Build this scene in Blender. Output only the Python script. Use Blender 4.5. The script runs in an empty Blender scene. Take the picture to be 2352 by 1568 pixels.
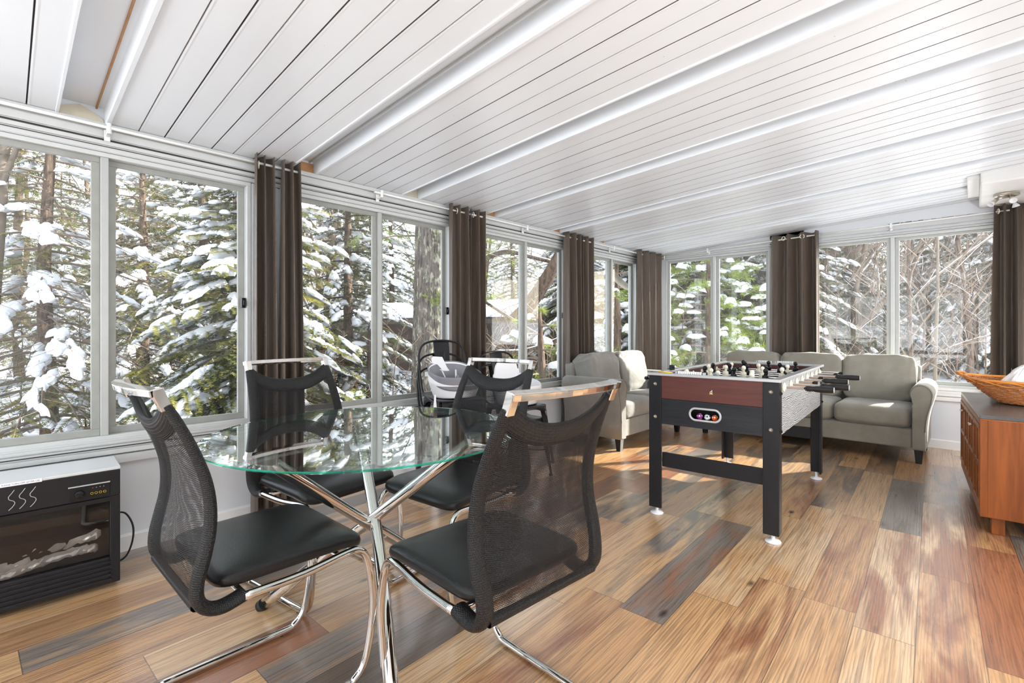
import bpy, math, random
from mathutils import Vector, Matrix, noise

scene = bpy.context.scene
C = scene.collection
PI = math.pi

# ------------------------------------------------------------------ camera
cam_data = bpy.data.cameras.new('camera')
cam = bpy.data.objects.new('camera', cam_data)
C.objects.link(cam)
cam.location = (0, 0, 1.12)
cam.rotation_euler = (PI / 2, 0, math.radians(43.6))
cam_data.sensor_width = 36
cam_data.lens = 1110 / 2352 * 36
cam_data.shift_y = -23 / 2352
cam_data.clip_start = .05
cam_data.clip_end = 300
scene.camera = cam

# ------------------------------------------------------------------ world, sun, exposure
world = bpy.data.worlds.new('winter_sky')
scene.world = world
world.use_nodes = True
wn = world.node_tree
wn.nodes.clear()
w_out = wn.nodes.new('ShaderNodeOutputWorld')
w_bg = wn.nodes.new('ShaderNodeBackground')
w_sky = wn.nodes.new('ShaderNodeTexSky')
w_sky.sky_type = 'NISHITA'
w_sky.sun_disc = False
w_sky.sun_elevation = math.radians(30)
w_sky.sun_rotation = math.radians(30)
w_sky.air_density = 1.0
w_sky.dust_density = 3.0
w_mix = wn.nodes.new('ShaderNodeMixRGB')
w_mix.inputs[0].default_value = .62
w_mix.inputs[2].default_value = (6.0, 6.2, 6.6, 1)
wn.links.new(w_sky.outputs[0], w_mix.inputs[1])
wn.links.new(w_mix.outputs[0], w_bg.inputs[0])
w_bg.inputs[1].default_value = .20
wn.links.new(w_bg.outputs[0], w_out.inputs[0])

sun_data = bpy.data.lights.new('sun', 'SUN')
sun = bpy.data.objects.new('sun', sun_data)
C.objects.link(sun)
SUN_DIR = Vector((.47, .78, .56)).normalized()
sun.rotation_euler = SUN_DIR.to_track_quat('Z', 'Y').to_euler()
sun_data.energy = 6.5
sun_data.angle = math.radians(.6)
sun_data.color = (1, .95, .87)

# added fill lights, unseen, brightening the room from the rear and the right
def area(name, loc, rot, sx, sy, power, col=(1,1,1)):
    l = bpy.data.lights.new(name, 'AREA'); l.shape = 'RECTANGLE'; l.size = sx; l.size_y = sy; l.energy = power; l.color = col
    o = bpy.data.objects.new(name, l); C.objects.link(o); o.location = loc; o.rotation_euler = rot
    o.visible_glossy = False
    return o
area('rear_fill_light', (-.9, -2.5, 1.35), (math.radians(90), 0, 0), 4.0, 1.5, 40, (.95,.98,1))
area('side_fill_light', (1.26, 2.3, .80), (math.radians(72), 0, math.radians(90)), 6.4, 1.4, 86, (.96,.98,1))

vs = scene.view_settings
vs.view_transform = 'Standard'
vs.look = 'None'
vs.gamma = 1
vs.use_curve_mapping = False
vs.exposure = 1.47
cy = scene.cycles
cy.max_bounces = 6
cy.diffuse_bounces = 3
cy.glossy_bounces = 3
cy.transmission_bounces = 4
cy.transparent_max_bounces = 20
cy.use_adaptive_sampling = True
cy.adaptive_threshold = .1
cy.sample_clamp_indirect = 8
cy.caustics_reflective = False
cy.caustics_refractive = False

# ------------------------------------------------------------------ mesh builder
def smoothpath(pts, sub=6, closed=False):
    P = [Vector(p) for p in pts]
    n = len(P)
    out = []
    segs = n if closed else n - 1
    for i in range(segs):
        if closed:
            a, b, c, d = P[(i-1) % n], P[i], P[(i+1) % n], P[(i+2) % n]
        else:
            a, b, c, d = P[max(i-1, 0)], P[i], P[i+1], P[min(i+2, n-1)]
        for k in range(sub):
            t = k / sub
            out.append(.5 * ((2*b) + (c-a)*t + (2*a-5*b+4*c-d)*t*t + (3*b-a-3*c+d)*t**3))
    if not closed:
        out.append(P[-1])
    return out

def rounded(pts, r, sub=5):
    """polyline with rounded corners"""
    P = [Vector(p) for p in pts]
    out = [P[0]]
    for i in range(1, len(P)-1):
        a, b, c = P[i-1], P[i], P[i+1]
        rr = r[i] if isinstance(r, (list, tuple)) else r
        ra = min(rr, (a-b).length*.49); rc = min(rr, (c-b).length*.49)
        p0 = b + (a-b).normalized()*ra
        p1 = b + (c-b).normalized()*rc
        for k in range(sub+1):
            t = k/sub
            out.append(p0*(1-t)**2 + b*2*t*(1-t) + p1*t*t)
    out.append(P[-1])
    return out

class MB:
    def __init__(s):
        s.v = []; s.f = []; s.sm = []; s.mi = []; s.uv = {}; s.cur = 0
    def add(s, vs, fs, smooth=False, uvs=None):
        b = len(s.v)
        s.v.extend([tuple(p) for p in vs])
        for f in fs:
            s.f.append(tuple(i + b for i in f)); s.sm.append(smooth); s.mi.append(s.cur)
        if uvs:
            for i, u in enumerate(uvs): s.uv[b+i] = u
        return s
    def box(s, x0, y0, z0, x1, y1, z1):
        V = [(x0,y0,z0),(x1,y0,z0),(x1,y1,z0),(x0,y1,z0),(x0,y0,z1),(x1,y0,z1),(x1,y1,z1),(x0,y1,z1)]
        return s.add(V, [(0,3,2,1),(4,5,6,7),(0,1,5,4),(1,2,6,5),(2,3,7,6),(3,0,4,7)])
    def hexa(s, bot, top):
        return s.add(list(bot)+list(top), [(0,3,2,1),(4,5,6,7),(0,1,5,4),(1,2,6,5),(2,3,7,6),(3,0,4,7)])
    def obox(s, c, size, M):
        c = Vector(c); h = [q/2 for q in size]
        V = []
        for z in (-1,1):
            for x, y in ((-1,-1),(1,-1),(1,1),(-1,1)):
                V.append(c + M @ Vector((x*h[0], y*h[1], z*h[2])))
        return s.add(V, [(0,3,2,1),(4,5,6,7),(0,1,5,4),(1,2,6,5),(2,3,7,6),(3,0,4,7)])
    def tube(s, pts, r, n=8, closed=False, caps=True, flat=1.0, up=None):
        P = [Vector(p) for p in pts]
        m = len(P)
        R = r if isinstance(r, (list, tuple)) else [r]*m
        T = []
        for i in range(m):
            a = P[(i-1) % m] if closed or i else P[i]
            b = P[(i+1) % m] if closed or i < m-1 else P[i]
            t = b-a
            T.append(t.normalized() if t.length > 1e-9 else Vector((0,0,1)))
        u = Vector(up) if up else (Vector((0,0,1)) if abs(T[0].z) < .9 else Vector((1,0,0)))
        V = []
        nrm = (u - T[0]*u.dot(T[0])).normalized()
        for i in range(m):
            nrm = (nrm - T[i]*nrm.dot(T[i]))
            nrm = nrm.normalized() if nrm.length > 1e-6 else T[i].orthogonal().normalized()
            bn = T[i].cross(nrm)
            for k in range(n):
                a = 2*PI*k/n
                V.append(P[i] + nrm*(math.cos(a)*R[i]*flat) + bn*(math.sin(a)*R[i]))
        F = []
        for i in range(m if closed else m-1):
            j = (i+1) % m
            for k in range(n):
                l = (k+1) % n
                F.append((i*n+k, i*n+l, j*n+l, j*n+k))
        s.add(V, F, True)
        if caps and not closed:
            b = len(s.v) - m*n
            s.f.append(tuple(b+k for k in reversed(range(n)))); s.sm.append(False); s.mi.append(s.cur)
            s.f.append(tuple(b+(m-1)*n+k for k in range(n))); s.sm.append(False); s.mi.append(s.cur)
        return s
    def lathe(s, prof, n=24, c=(0,0,0), M=None, smooth=True, caps=True):
        c = Vector(c); V = []
        for (r, z) in prof:
            for k in range(n):
                a = 2*PI*k/n
                p = Vector((r*math.cos(a), r*math.sin(a), z))
                if M: p = M @ p
                V.append(c+p)
        F = []
        for i in range(len(prof)-1):
            for k in range(n):
                l = (k+1) % n
                F.append((i*n+k, i*n+l, (i+1)*n+l, (i+1)*n+k))
        s.add(V, F, smooth)
        b = len(s.v) - len(prof)*n
        if not caps: return s
        if prof[0][0] > 1e-6:
            s.f.append(tuple(b+k for k in reversed(range(n)))); s.sm.append(False); s.mi.append(s.cur)
        if prof[-1][0] > 1e-6:
            s.f.append(tuple(b+(len(prof)-1)*n+k for k in range(n))); s.sm.append(False); s.mi.append(s.cur)
        return s
    def prism(s, poly, t0, t1, axis='y', smooth=False):
        """poly of 2-D points (convex or simple), extruded along an axis"""
        def mk(a, b, t):
            return {'x': (t,a,b), 'y': (a,t,b), 'z': (a,b,t)}[axis]
        n = len(poly)
        V = [mk(a,b,t0) for a,b in poly] + [mk(a,b,t1) for a,b in poly]
        s.add(V, [(i, (i+1)%n, n+(i+1)%n, n+i) for i in range(n)], smooth)
        b = len(s.v)-2*n
        s.f.append(tuple(b+k for k in reversed(range(n)))); s.sm.append(False); s.mi.append(s.cur)
        s.f.append(tuple(b+n+k for k in range(n))); s.sm.append(False); s.mi.append(s.cur)
        return s
    def grid(s, fn, nu, nv, cu=False, cv=False, uvf=None):
        V = []; U = []
        for j in range(nv + (0 if cv else 1)):
            for i in range(nu + (0 if cu else 1)):
                V.append(fn(i/nu, j/nv)); U.append((i/nu, j/nv) if not uvf else uvf(i/nu, j/nv))
        w = nu if cu else nu+1; h = nv if cv else nv+1
        F = []
        for j in range(nv):
            for i in range(nu):
                a = j*w+i; b = j*w+(i+1) % w; c = ((j+1) % h)*w+(i+1) % w; d = ((j+1) % h)*w+i
                F.append((a,b,c,d))
        return s.add(V, F, True, U)
    def sup(s, c, h, e1=.3, e2=.3, nu=32, nv=16, fn=None, M=None):
        """superellipsoid cushion; e1 vertical, e2 horizontal squareness"""
        c = Vector(c)
        def pw(x, e): return math.copysign(abs(x)**e, x)
        V = []
        for j in range(nv+1):
            ph = -PI/2 + PI*j/nv
            for i in range(nu):
                th = 2*PI*i/nu
                p = Vector((pw(math.cos(ph),e1)*pw(math.cos(th),e2), pw(math.cos(ph),e1)*pw(math.sin(th),e2), pw(math.sin(ph),e1)))
                q = Vector((p.x*h[0], p.y*h[1], p.z*h[2]))
                if fn: q = fn(p, q)
                if M: q = M @ q
                V.append(c+q)
        F = []
        for j in range(nv):
            for i in range(nu):
                F.append((j*nu+i, j*nu+(i+1)%nu, (j+1)*nu+(i+1)%nu, (j+1)*nu+i))
        return s.add(V, F, True)
    def mesh(s, name):
        me = bpy.data.meshes.new(name)
        me.from_pydata(s.v, [], s.f)
        me.polygons.foreach_set('use_smooth', s.sm)
        me.polygons.foreach_set('material_index', s.mi)
        if s.uv:
            ul = me.uv_layers.new(name='UVMap')
            for lp in me.loops:
                if lp.vertex_index in s.uv: ul.data[lp.index].uv = s.uv[lp.vertex_index]
        me.validate(); me.update()
        return me

def obj(name, mb, mats, parent=None, bevel=0, seg=2, loc=None, label=None):
    me = mb.mesh(name) if isinstance(mb, MB) else mb
    if mats is not None:
        for m in (mats if isinstance(mats, (list, tuple)) else [mats]):
            me.materials.append(m)
    o = bpy.data.objects.new(name, me)
    C.objects.link(o)
    if parent: o.parent = parent
    if loc: o.location = loc
    if label: o['label'] = label
    if bevel:
        b = o.modifiers.new('bevel', 'BEVEL')
        b.width = bevel; b.segments = seg; b.limit_method = 'ANGLE'; b.angle_limit = math.radians(40)
    return o

def tag(o, label=None, cat=None, group=None, kind=None):
    if label: o['label'] = label
    if cat: o['category'] = cat
    if group: o['group'] = group
    if kind: o['kind'] = kind
    return o

def empty(name, loc=(0,0,0), rz=0, label=None, cat=None, group=None, kind=None):
    o = bpy.data.objects.new(name, None)
    C.objects.link(o)
    o.empty_display_size = .1
    o.location = loc; o.rotation_euler = (0, 0, rz)
    return tag(o, label, cat, group, kind)

def copy_tree(root, loc, rz, label=None, group=None, scale=None):
    r = root.copy(); C.objects.link(r)
    r.location = loc; r.rotation_euler = (0, 0, rz)
    if scale: r.scale = (scale,)*3
    if label: r['label'] = label
    if group: r['group'] = group
    for ch in list(root.children):
        c = ch.copy(); C.objects.link(c); c.parent = r
        for g in ch.children:
            d = g.copy(); C.objects.link(d); d.parent = c
    return r

def Rz(a): return Matrix.Rotation(a, 3, 'Z')
def Rx(a): return Matrix.Rotation(a, 3, 'X')
def Ry(a): return Matrix.Rotation(a, 3, 'Y')

# ------------------------------------------------------------------ materials
class NT:
    def __init__(s, name):
        s.m = bpy.data.materials.new(name); s.m.use_nodes = True
        s.t = s.m.node_tree; s.t.nodes.clear()
        s.out = s.t.nodes.new('ShaderNodeOutputMaterial')
    def n(s, typ, **kw):
        nd = s.t.nodes.new('ShaderNode'+typ)
        for k, v in kw.items():
            if k.startswith('_'):
                key = k[1:]; key = int(key) if key.isdigit() else key.replace('_', ' ')
                s.set(nd.inputs[key], v)
            else: setattr(nd, k, v)
        return nd
    def set(s, inp, v):
        if isinstance(v, bpy.types.NodeSocket): s.t.links.new(v, inp)
        elif isinstance(v, bpy.types.Node): s.t.links.new(v.outputs[0], inp)
        else:
            if isinstance(v, tuple) and len(v) == 3 and inp.type == 'RGBA': v = (*v, 1)
            inp.default_value = v
    def math(s, op, a, b=0, c=None):
        nd = s.t.nodes.new('ShaderNodeMath'); nd.operation = op
        s.set(nd.inputs[0], a); s.set(nd.inputs[1], b)
        if c is not None: s.set(nd.inputs[2], c)
        return nd.outputs[0]
    def mix(s, f, a, b, bt='MIX'):
        nd = s.t.nodes.new('ShaderNodeMixRGB'); nd.blend_type = bt
        s.set(nd.inputs[0], f); s.set(nd.inputs[1], a); s.set(nd.inputs[2], b)
        return nd.outputs[0]
    def ramp(s, f, stops, interp='LINEAR'):
        nd = s.t.nodes.new('ShaderNodeValToRGB'); s.set(nd.inputs[0], f)
        cr = nd.color_ramp; cr.interpolation = interp
        while len(cr.elements) < len(stops): cr.elements.new(.5)
        for e, (p, c) in zip(cr.elements, stops):
            e.position = p; e.color = (*c, 1) if len(c) == 3 else c
        return nd.outputs[0]
    def coord(s, kind='Object', scale=None, rot=None, loc=None):
        tc = s.n('TexCoord').outputs[kind]
        if scale or rot or loc:
            mp = s.n('Mapping', _Vector=tc)
            if scale: mp.inputs['Scale'].default_value = scale
            if rot: mp.inputs['Rotation'].default_value = rot
            if loc: mp.inputs['Location'].default_value = loc
            return mp.outputs[0]
        return tc
    def noise(s, vec, scale=5, detail=3, rough=.5, dist=0):
        nd = s.n('TexNoise', _Vector=vec, _Scale=scale, _Detail=detail, _Roughness=rough, _Distortion=dist)
        return nd.outputs[0]
    def bump(s, h, strength=.3, dist=.01):
        return s.n('Bump', _Height=h, _Strength=strength, _Distance=dist).outputs[0]
    def bsdf(s, color, rough=.5, metal=0, bump=None, **kw):
        p = s.n('BsdfPrincipled')
        s.set(p.inputs['Base Color'], color); s.set(p.inputs['Roughness'], rough); s.set(p.inputs['Metallic'], metal)
        if bump is not None: s.set(p.inputs['Normal'], bump)
        for k, v in kw.items(): s.set(p.inputs[k.replace('_', ' ')], v)
        s.t.links.new(p.outputs[0], s.out.inputs[0])
        return p

def plain(name, col, rough=.5, metal=0, var=.06, scale=8, bump=.0, bs=40, **kw):
    """simple procedural surface: colour with faint mottling"""
    t = NT(name); co = t.coord()
    f = t.noise(co, scale, 3)
    c = t.mix(f, tuple(max(0, q*(1-var)) for q in col), tuple(min(1, q*(1+var)) for q in col))
    b = t.bump(t.noise(co, bs, 3), bump, .01) if bump else None
    t.bsdf(c, rough, metal, b, **kw)
    return t.m

def wood(name, c0, c1, axis='x', scale=1, rough=.4, dark=(.5,), bump=.1, contrast=.5):
    t = NT(name)
    sc = {'x': (2, 30, 30), 'y': (30, 2, 30), 'z': (30, 30, 2)}[axis]
    co = t.coord('Object', tuple(q*scale for q in sc))
    g = t.noise(co, 1.6, 5, .6, .6)
    co2 = t.coord('Object', tuple(q*scale*.18 for q in sc))
    g2 = t.noise(co2, 1.2, 3, .5, 1.5)
    f = t.math('ADD', t.math('MULTIPLY', g, 1-contrast), t.math('MULTIPLY', g2, contrast))
    c = t.ramp(f, [(.32, c0), (.68, c1)])
    t.bsdf(c, rough, 0, t.bump(g, bump, .004))
    return t.m

M = {}
M['white'] = plain('painted_white', (.80,.80,.79), .45)
M['wall'] = plain('wall_white', (.72,.745,.78), .5, var=.03, scale=2)
M['alu'] = plain('aluminium_frame', (.50,.515,.50), .42, .25, var=.06, scale=20)
M['alu_light'] = plain('aluminium_light', (.59,.605,.60), .4, .1, var=.05, scale=20)
M['sash'] = plain('weathered_sash', (.36,.365,.34), .5, .2, var=.18, scale=14)
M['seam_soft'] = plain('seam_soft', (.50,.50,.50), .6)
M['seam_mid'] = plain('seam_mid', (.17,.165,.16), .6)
M['cream'] = plain('cream_foam', (.55,.5,.40), .8, var=.2, scale=12)
M['rust'] = plain('rusty_end', (.42,.22,.10), .7, var=.3, scale=20)
M['black_plastic'] = plain('black_plastic', (.008,.008,.010), .33, var=.2, scale=30)
M['black_satin'] = plain('black_satin', (.010,.0105,.013), .36, var=.25, scale=40, bump=.05, bs=200)
M['dark'] = plain('dark_recess', (.01,.01,.01), .7)
M['rubber'] = plain('rubber', (.02,.02,.02), .6)
M['seam_dark'] = plain('seam_dark', (.05,.045,.04), .7)
M['nickel'] = plain('brushed_nickel', (.62,.58,.50), .28, .9)
M['label_white'] = plain('label_white', (.85,.86,.9), .4)
M['ink'] = plain('ink', (.12,.12,.14), .6)
M['white_plastic'] = plain('white_plastic', (.78,.78,.80), .35, var=.02)
M['grey_plastic'] = plain('grey_plastic', (.20,.20,.22), .4, var=.05)
M['silver_paint'] = plain('silver_paint', (.55,.56,.57), .3, .4)
M['cream_plastic'] = plain('cream_plastic', (.78,.74,.60), .4, var=.05)
M['red'] = plain('red_mark', (.8,.1,.03), .4)
M['orange'] = plain('orange_plastic', (.9,.14,.02), .35)
M['yellow'] = plain('yellow_paint', (.85,.55,.03), .4)
M['purple'] = plain('purple_plastic', (.25,.02,.2), .35)

t = NT('chrome'); co = t.coord()
t.bsdf((.86,.85,.83), t.math('ADD', t.math('MULTIPLY', t.noise(co, 6, 3), .05), .03), 1); M['chrome'] = t.m

t = NT('ceiling_white'); co = t.coord()
f = t.noise(co, 2.5, 4)
sp = t.n('TexVoronoi', _Vector=co, _Scale=14.0).outputs['Distance']
speck = t.math('LESS_THAN', sp, .035)
spm = t.math('MULTIPLY', speck, t.math('GREATER_THAN', t.noise(co, 3.1, 2), .56))
c = t.mix(t.math('MULTIPLY', spm, .6), t.mix(f, (.78,.815,.85), (.825,.86,.895)), (.25,.22,.18))
t.bsdf(c, .30, 0, t.bump(t.noise(t.coord('Object', (1.2, 5, 1)), 2, 1), .05, .01)); M['ceil'] = t.m

# black velvet-look and other fabrics
def fabric(name, c0, c1, rough=.8, sheen=.3, wr=.25, wscale=9, fine=400, tint=(1,1,1)):
    t = NT(name); co = t.coord()
    f = t.noise(co, 5, 4, .6)
    c = t.ramp(f, [(.3, c0), (.7, c1)])
    h = t.math('ADD', t.math('MULTIPLY', t.noise(co, wscale, 3, .5, .8), 1.0), t.math('MULTIPLY', t.noise(co, fine, 1), .03))
    p = t.bsdf(c, rough, 0, t.bump(h, wr, .03), Sheen_Weight=sheen, Sheen_Roughness=.4)
    return t.m
M['sofa'] = fabric('grey_velvet', (.235,.220,.180), (.315,.298,.250), .75, .35, .22, 7)
M['sofa_pipe'] = fabric('grey_piping', (.16,.16,.145), (.2,.2,.18), .8, .2, .1, 7)
M['loveseat'] = fabric('pale_grey_velvet', (.205,.198,.180), (.28,.272,.25), .75, .35, .22, 7)

t = NT('brown_curtain'); co = t.coord()
f = t.noise(t.coord('Object', (60,60,3)), 1.5, 3)
c = t.ramp(f, [(.3, (.080,.060,.047)), (.75, (.125,.096,.075))])
t.bsdf(c, .42, 0, t.bump(t.noise(t.coord('Object', (300,300,300)), 1, 1), .15, .002), Sheen_Weight=.15, Sheen_Tint=(1,.9,.8)); M['curtain'] = t.m
cur = t

t = NT('black_leather'); co = t.coord()
vor = t.n('TexVoronoi', _Vector=co, _Scale=420.0).outputs['Distance']
h = t.math('ADD', vor, t.math('MULTIPLY', t.noise(co, 12, 2), 1.5))
t.bsdf((.007,.007,.0075), .30, 0, t.bump(h, .10, .004)); M['leather'] = t.m

# woven mesh (see-through), uv in metres
def weave(name, holes, cell=.0042):
    t = NT(name); uv = t.n('TexCoord').outputs['UV']
    sx = t.n('SeparateXYZ', _Vector=uv)
    k = PI/cell
    # staggered weave
    row = t.math('FLOOR', t.math('DIVIDE', sx.outputs[1], cell))
    sh = t.math('MULTIPLY', t.math('MODULO', row, 2), cell*.5)
    a = t.math('ABSOLUTE', t.math('SINE', t.math('MULTIPLY', t.math('ADD', sx.outputs[0], sh), k)))
    b = t.math('ABSOLUTE', t.math('SINE', t.math('MULTIPLY', sx.outputs[1], k)))
    ab = t.math('MULTIPLY', a, b)
    c = t.mix(ab, (.014,.0145,.016), (.003,.003,.003))
    p = t.bsdf(c, .45, 0, t.bump(t.math('SUBTRACT', 1, ab), .6, .002))
    if holes:
        tr = t.n('BsdfTransparent')
        ms = t.n('MixShader')
        t.set(ms.inputs[0], t.math('GREATER_THAN', ab, holes))
        t.t.links.new(p.outputs[0], ms.inputs[1]); t.t.links.new(tr.outputs[0], ms.inputs[2])
        t.t.links.new(ms.outputs[0], t.out.inputs[0])
    return t.m
M['mesh'] = weave('black_mesh', .38)
M['mesh_solid'] = weave('black_mesh_band', 0, .0055)

# glass
def glass(name, tint, ior=1.5, haze=0, boost=1.0):
    t = NT(name)
    fc = t.n('LayerWeight', _Blend=.5).outputs['Facing']
    fr = t.math('ADD', t.math('MULTIPLY', t.math('POWER', fc, 5), .96), .04)
    tr = t.n('BsdfTransparent', _Color=tint)
    gl = t.n('BsdfGlossy', _Color=(1,1,1), _Roughness=.0)
    ms = t.n('MixShader'); t.set(ms.inputs[0], t.math('MINIMUM', t.math('MULTIPLY', fr, boost), 1))
    t.t.links.new(tr.outputs[0], ms.inputs[1]); t.t.links.new(gl.outputs[0], ms.inputs[2])
    last = ms
    if haze:
        df = t.n('BsdfTranslucent', _Color=(.9,.92,.95))
        m2 = t.n('MixShader')
        t.set(m2.inputs[0], t.math('MULTIPLY', t.noise(t.coord(), 3, 5, .6), haze))
        t.t.links.new(ms.outputs[0], m2.inputs[1]); t.t.links.new(df.outputs[0], m2.inputs[2])
        last = m2
    t.t.links.new(last.outputs[0], t.out.inputs[0])
    return t.m
M['glass'] = glass('window_glass', (.97,.98,.975), 1.45, .012)
M['table_glass'] = glass('table_glass', (.90,.965,.945), 1.5, 0, 1.7)
M['smoked'] = glass('smoked_glass', (.72,.70,.68), 1.5, 0, 1.0)
t = NT('green_glass_edge')
p = t.n('BsdfPrincipled'); t.set(p.inputs['Base Color'], t.ramp(t.noise(t.coord(), 5, 2), [(.35,(.0,.10,.07)),(.6,(.02,.42,.28)),(.75,(.45,.72,.62))])); t.set(p.inputs['Roughness'], .08)
tr = t.n('BsdfTransparent', _Color=(.25,.85,.65)); ms = t.n('MixShader', _0=.45)
t.t.links.new(p.outputs[0], ms.inputs[1]); t.t.links.new(tr.outputs[0], ms.inputs[2]); t.t.links.new(ms.outputs[0], t.out.inputs[0])
M['glass_edge'] = t.m
M['clear'] = glass('clear_acrylic', (.8,.86,.86), 1.5, .5)

# vinyl plank floor
t = NT('wood_plank_floor')
co = t.coord('Object', None, (0, 0, -math.radians(2.6)))
sx = t.n('SeparateXYZ', _Vector=co)
px = t.math('DIVIDE', t.math('ADD', sx.outputs[0], .045), .183)
col = t.math('FLOOR', px); fx = t.math('FRACT', px)
wn1 = t.n('TexWhiteNoise', noise_dimensions='1D', _W=col).outputs[0]
py = t.math('ADD', t.math('DIVIDE', sx.outputs[1], 1.22), wn1)
row = t.math('FLOOR', py); fy = t.math('FRACT', py)
cv = t.n('CombineXYZ', _X=col, _Y=row)
wnn = t.n('TexWhiteNoise', noise_dimensions='2D', _Vector=cv.outputs[0])
v1 = wnn.outputs[0]
sep = t.n('SeparateColor', _Color=wnn.outputs[1])
v2 = sep.outputs[1]; v3 = sep.outputs[2]
pal = [(0,(.52,.28,.12)),(.15,(.12,.085,.062)),(.28,(.60,.36,.175)),(.42,(.30,.12,.055)),(.55,(.58,.33,.15)),(.68,(.20,.165,.14)),(.79,(.64,.43,.25)),(.91,(.40,.215,.105))]
ca = t.ramp(v1, pal, 'CONSTANT'); cb = t.ramp(v2, pal, 'CONSTANT')
off = t.math('MULTIPLY', v3, 37)
gv = t.n('CombineXYZ', _X=t.math('MULTIPLY', sx.outputs[0], 95), _Y=t.math('MULTIPLY', sx.outputs[1], 3.2), _Z=off)
grain = t.noise(gv.outputs[0], 1, 5, .62, .5)
bv = t.n('CombineXYZ', _X=t.math('MULTIPLY', sx.outputs[0], 9), _Y=t.math('MULTIPLY', sx.outputs[1], 1.5), _Z=off)
blotch = t.noise(bv.outputs[0], 1, 4, .55, .8)
cvv = t.n('CombineXYZ', _X=t.math('MULTIPLY', sx.outputs[0], 26), _Y=t.math('MULTIPLY', sx.outputs[1], 1.6), _Z=off)
cath = t.n('TexWave', wave_type='BANDS', bands_direction='X', _Vector=cvv.outputs[0], _Scale=1.1, _Distortion=9.0, _Detail=2.0, _Detail_Scale=1.0).outputs[1]
base = t.mix(t.ramp(blotch, [(.42,(0,0,0)),(.62,(1,1,1))]), ca, cb)
base = t.mix(t.math('MULTIPLY', t.ramp(grain, [(.40,(1,1,1)),(.54,(0,0,0))]), .78), base, t.mix(.5, base, (.035,.018,.012)), 'MIX')
base = t.mix(t.math('MULTIPLY', t.ramp(cath, [(.10,(1,1,1)),(.32,(0,0,0))]), .34), base, t.mix(.65, base, (.05,.022,.014)))
kv = t.n('TexVoronoi', _Vector=t.n('CombineXYZ', _X=t.math('MULTIPLY', sx.outputs[0], 5), _Y=t.math('MULTIPLY', sx.outputs[1], 2.2), _Z=off).outputs[0], _Scale=1.0).outputs['Distance']
base = t.mix(t.ramp(kv, [(.03,(1,1,1)),(.10,(0,0,0))]), base, (.035,.018,.012))
ex = t.math('MINIMUM', fx, t.math('SUBTRACT', 1, fx)); ey = t.math('MINIMUM', fy, t.math('SUBTRACT', 1, fy))
seam = t.math('MAXIMUM', t.math('LESS_THAN', ex, .008), t.math('LESS_THAN', ey, .0013))
base = t.mix(t.math('MULTIPLY', seam, .65), base, (.02,.012,.01))
hh = t.math('SUBTRACT', t.math('ADD', t.math('MULTIPLY', grain, .6), t.math('MULTIPLY', cath, .25)), t.math('MULTIPLY', seam, .6))
rg = t.math('ADD', t.math('MULTIPLY', grain, .16), .22)
t.bsdf(base, rg, 0, t.bump(hh, .34, .003), Specular_IOR_Level=.8, Coat_Weight=.8, Coat_IOR=1.65, Coat_Roughness=.24)
M['floor'] = t.m

M['mahogany'] = wood('mahogany_laminate', (.055,.018,.016), (.14,.045,.035), 'x', 1, .38, bump=.03)
M['blackwood'] = wood('black_oak_laminate', (.006,.007,.009), (.03,.033,.038), 'x', 1, .36, bump=.35)
t = NT('black_oak_sheen')
co = t.coord('Object', (14, 1.6, 9))
w = t.n('TexWave', wave_type='BANDS', bands_direction='Z', _Vector=co, _Scale=4.6, _Distortion=13.0, _Detail=3.0, _Detail_Scale=.5).outputs[1]
t.bsdf(t.ramp(w, [(.2,(.05,.05,.05)),(.45,(.30,.30,.30)),(.75,(.62,.62,.61))]), .26, 0, t.bump(w, .25, .003)); M['side_sheen'] = t.m  # far-window reflection painted as pale bands into the black grain
M['walnut'] = wood('orange_walnut', (.12,.029,.005), (.27,.074,.012), 'z', 1, .32, bump=.04)
M['walnut_h'] = wood('orange_walnut_rail', (.16,.042,.007), (.34,.10,.018), 'y', 1, .32, bump=.04)
t = NT('cabinet_top'); t.bsdf(t.ramp(t.noise(t.coord('Object',(2,20,2)),3,4),[(.3,(.06,.058,.06)),(.7,(.11,.105,.10))]), .22); M['cabtop'] = t.m
M['wicker'] = plain('wicker', (.42,.15,.045), .4, var=.5, scale=30, bump=.2, bs=120)
M['wicker_rim'] = plain('wicker_rim', (.62,.24,.05), .35, var=.3, scale=18)
M['paper'] = plain('frosted_white', (.80,.80,.80), .4, var=.03)
M['log'] = plain('charred_log', (.62,.62,.64), .7, var=.7, scale=18, bump=1, bs=30)

# outdoors
def bark(name, c0, c1, sc=(9,9,1.4), b=1.0, lichen=None):
    t = NT(name); co = t.coord('Object', sc)
    v = t.noise(co, 3.2, 5, .65, .4)
    c = t.ramp(v, [(.35, c0), (.62, c1)])
    if lichen:
        l = t.noise(t.coord('Object', (5,5,2.2)), 3, 5, .7)
        c = t.mix(t.ramp(l, [(.52,(0,0,0)),(.62,(1,1,1))]), c, lichen)
    t.bsdf(c, .9, 0, t.bump(v, b, .05)); return t.m
M['bark'] = bark('pine_bark', (.05,.04,.034), (.24,.20,.17), lichen=(.46,.45,.34))
M['bark_brown'] = bark('spruce_bark', (.05,.035,.025), (.22,.15,.105))
M['twig'] = plain('dry_twig', (.21,.16,.12), .85, var=.5, scale=3)
M['twig_dark'] = plain('dark_twig', (.07,.055,.042), .85, var=.5, scale=3)
M['twig_pale'] = plain('pale_twig', (.17,.135,.10), .8, var=.4, scale=3)
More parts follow.
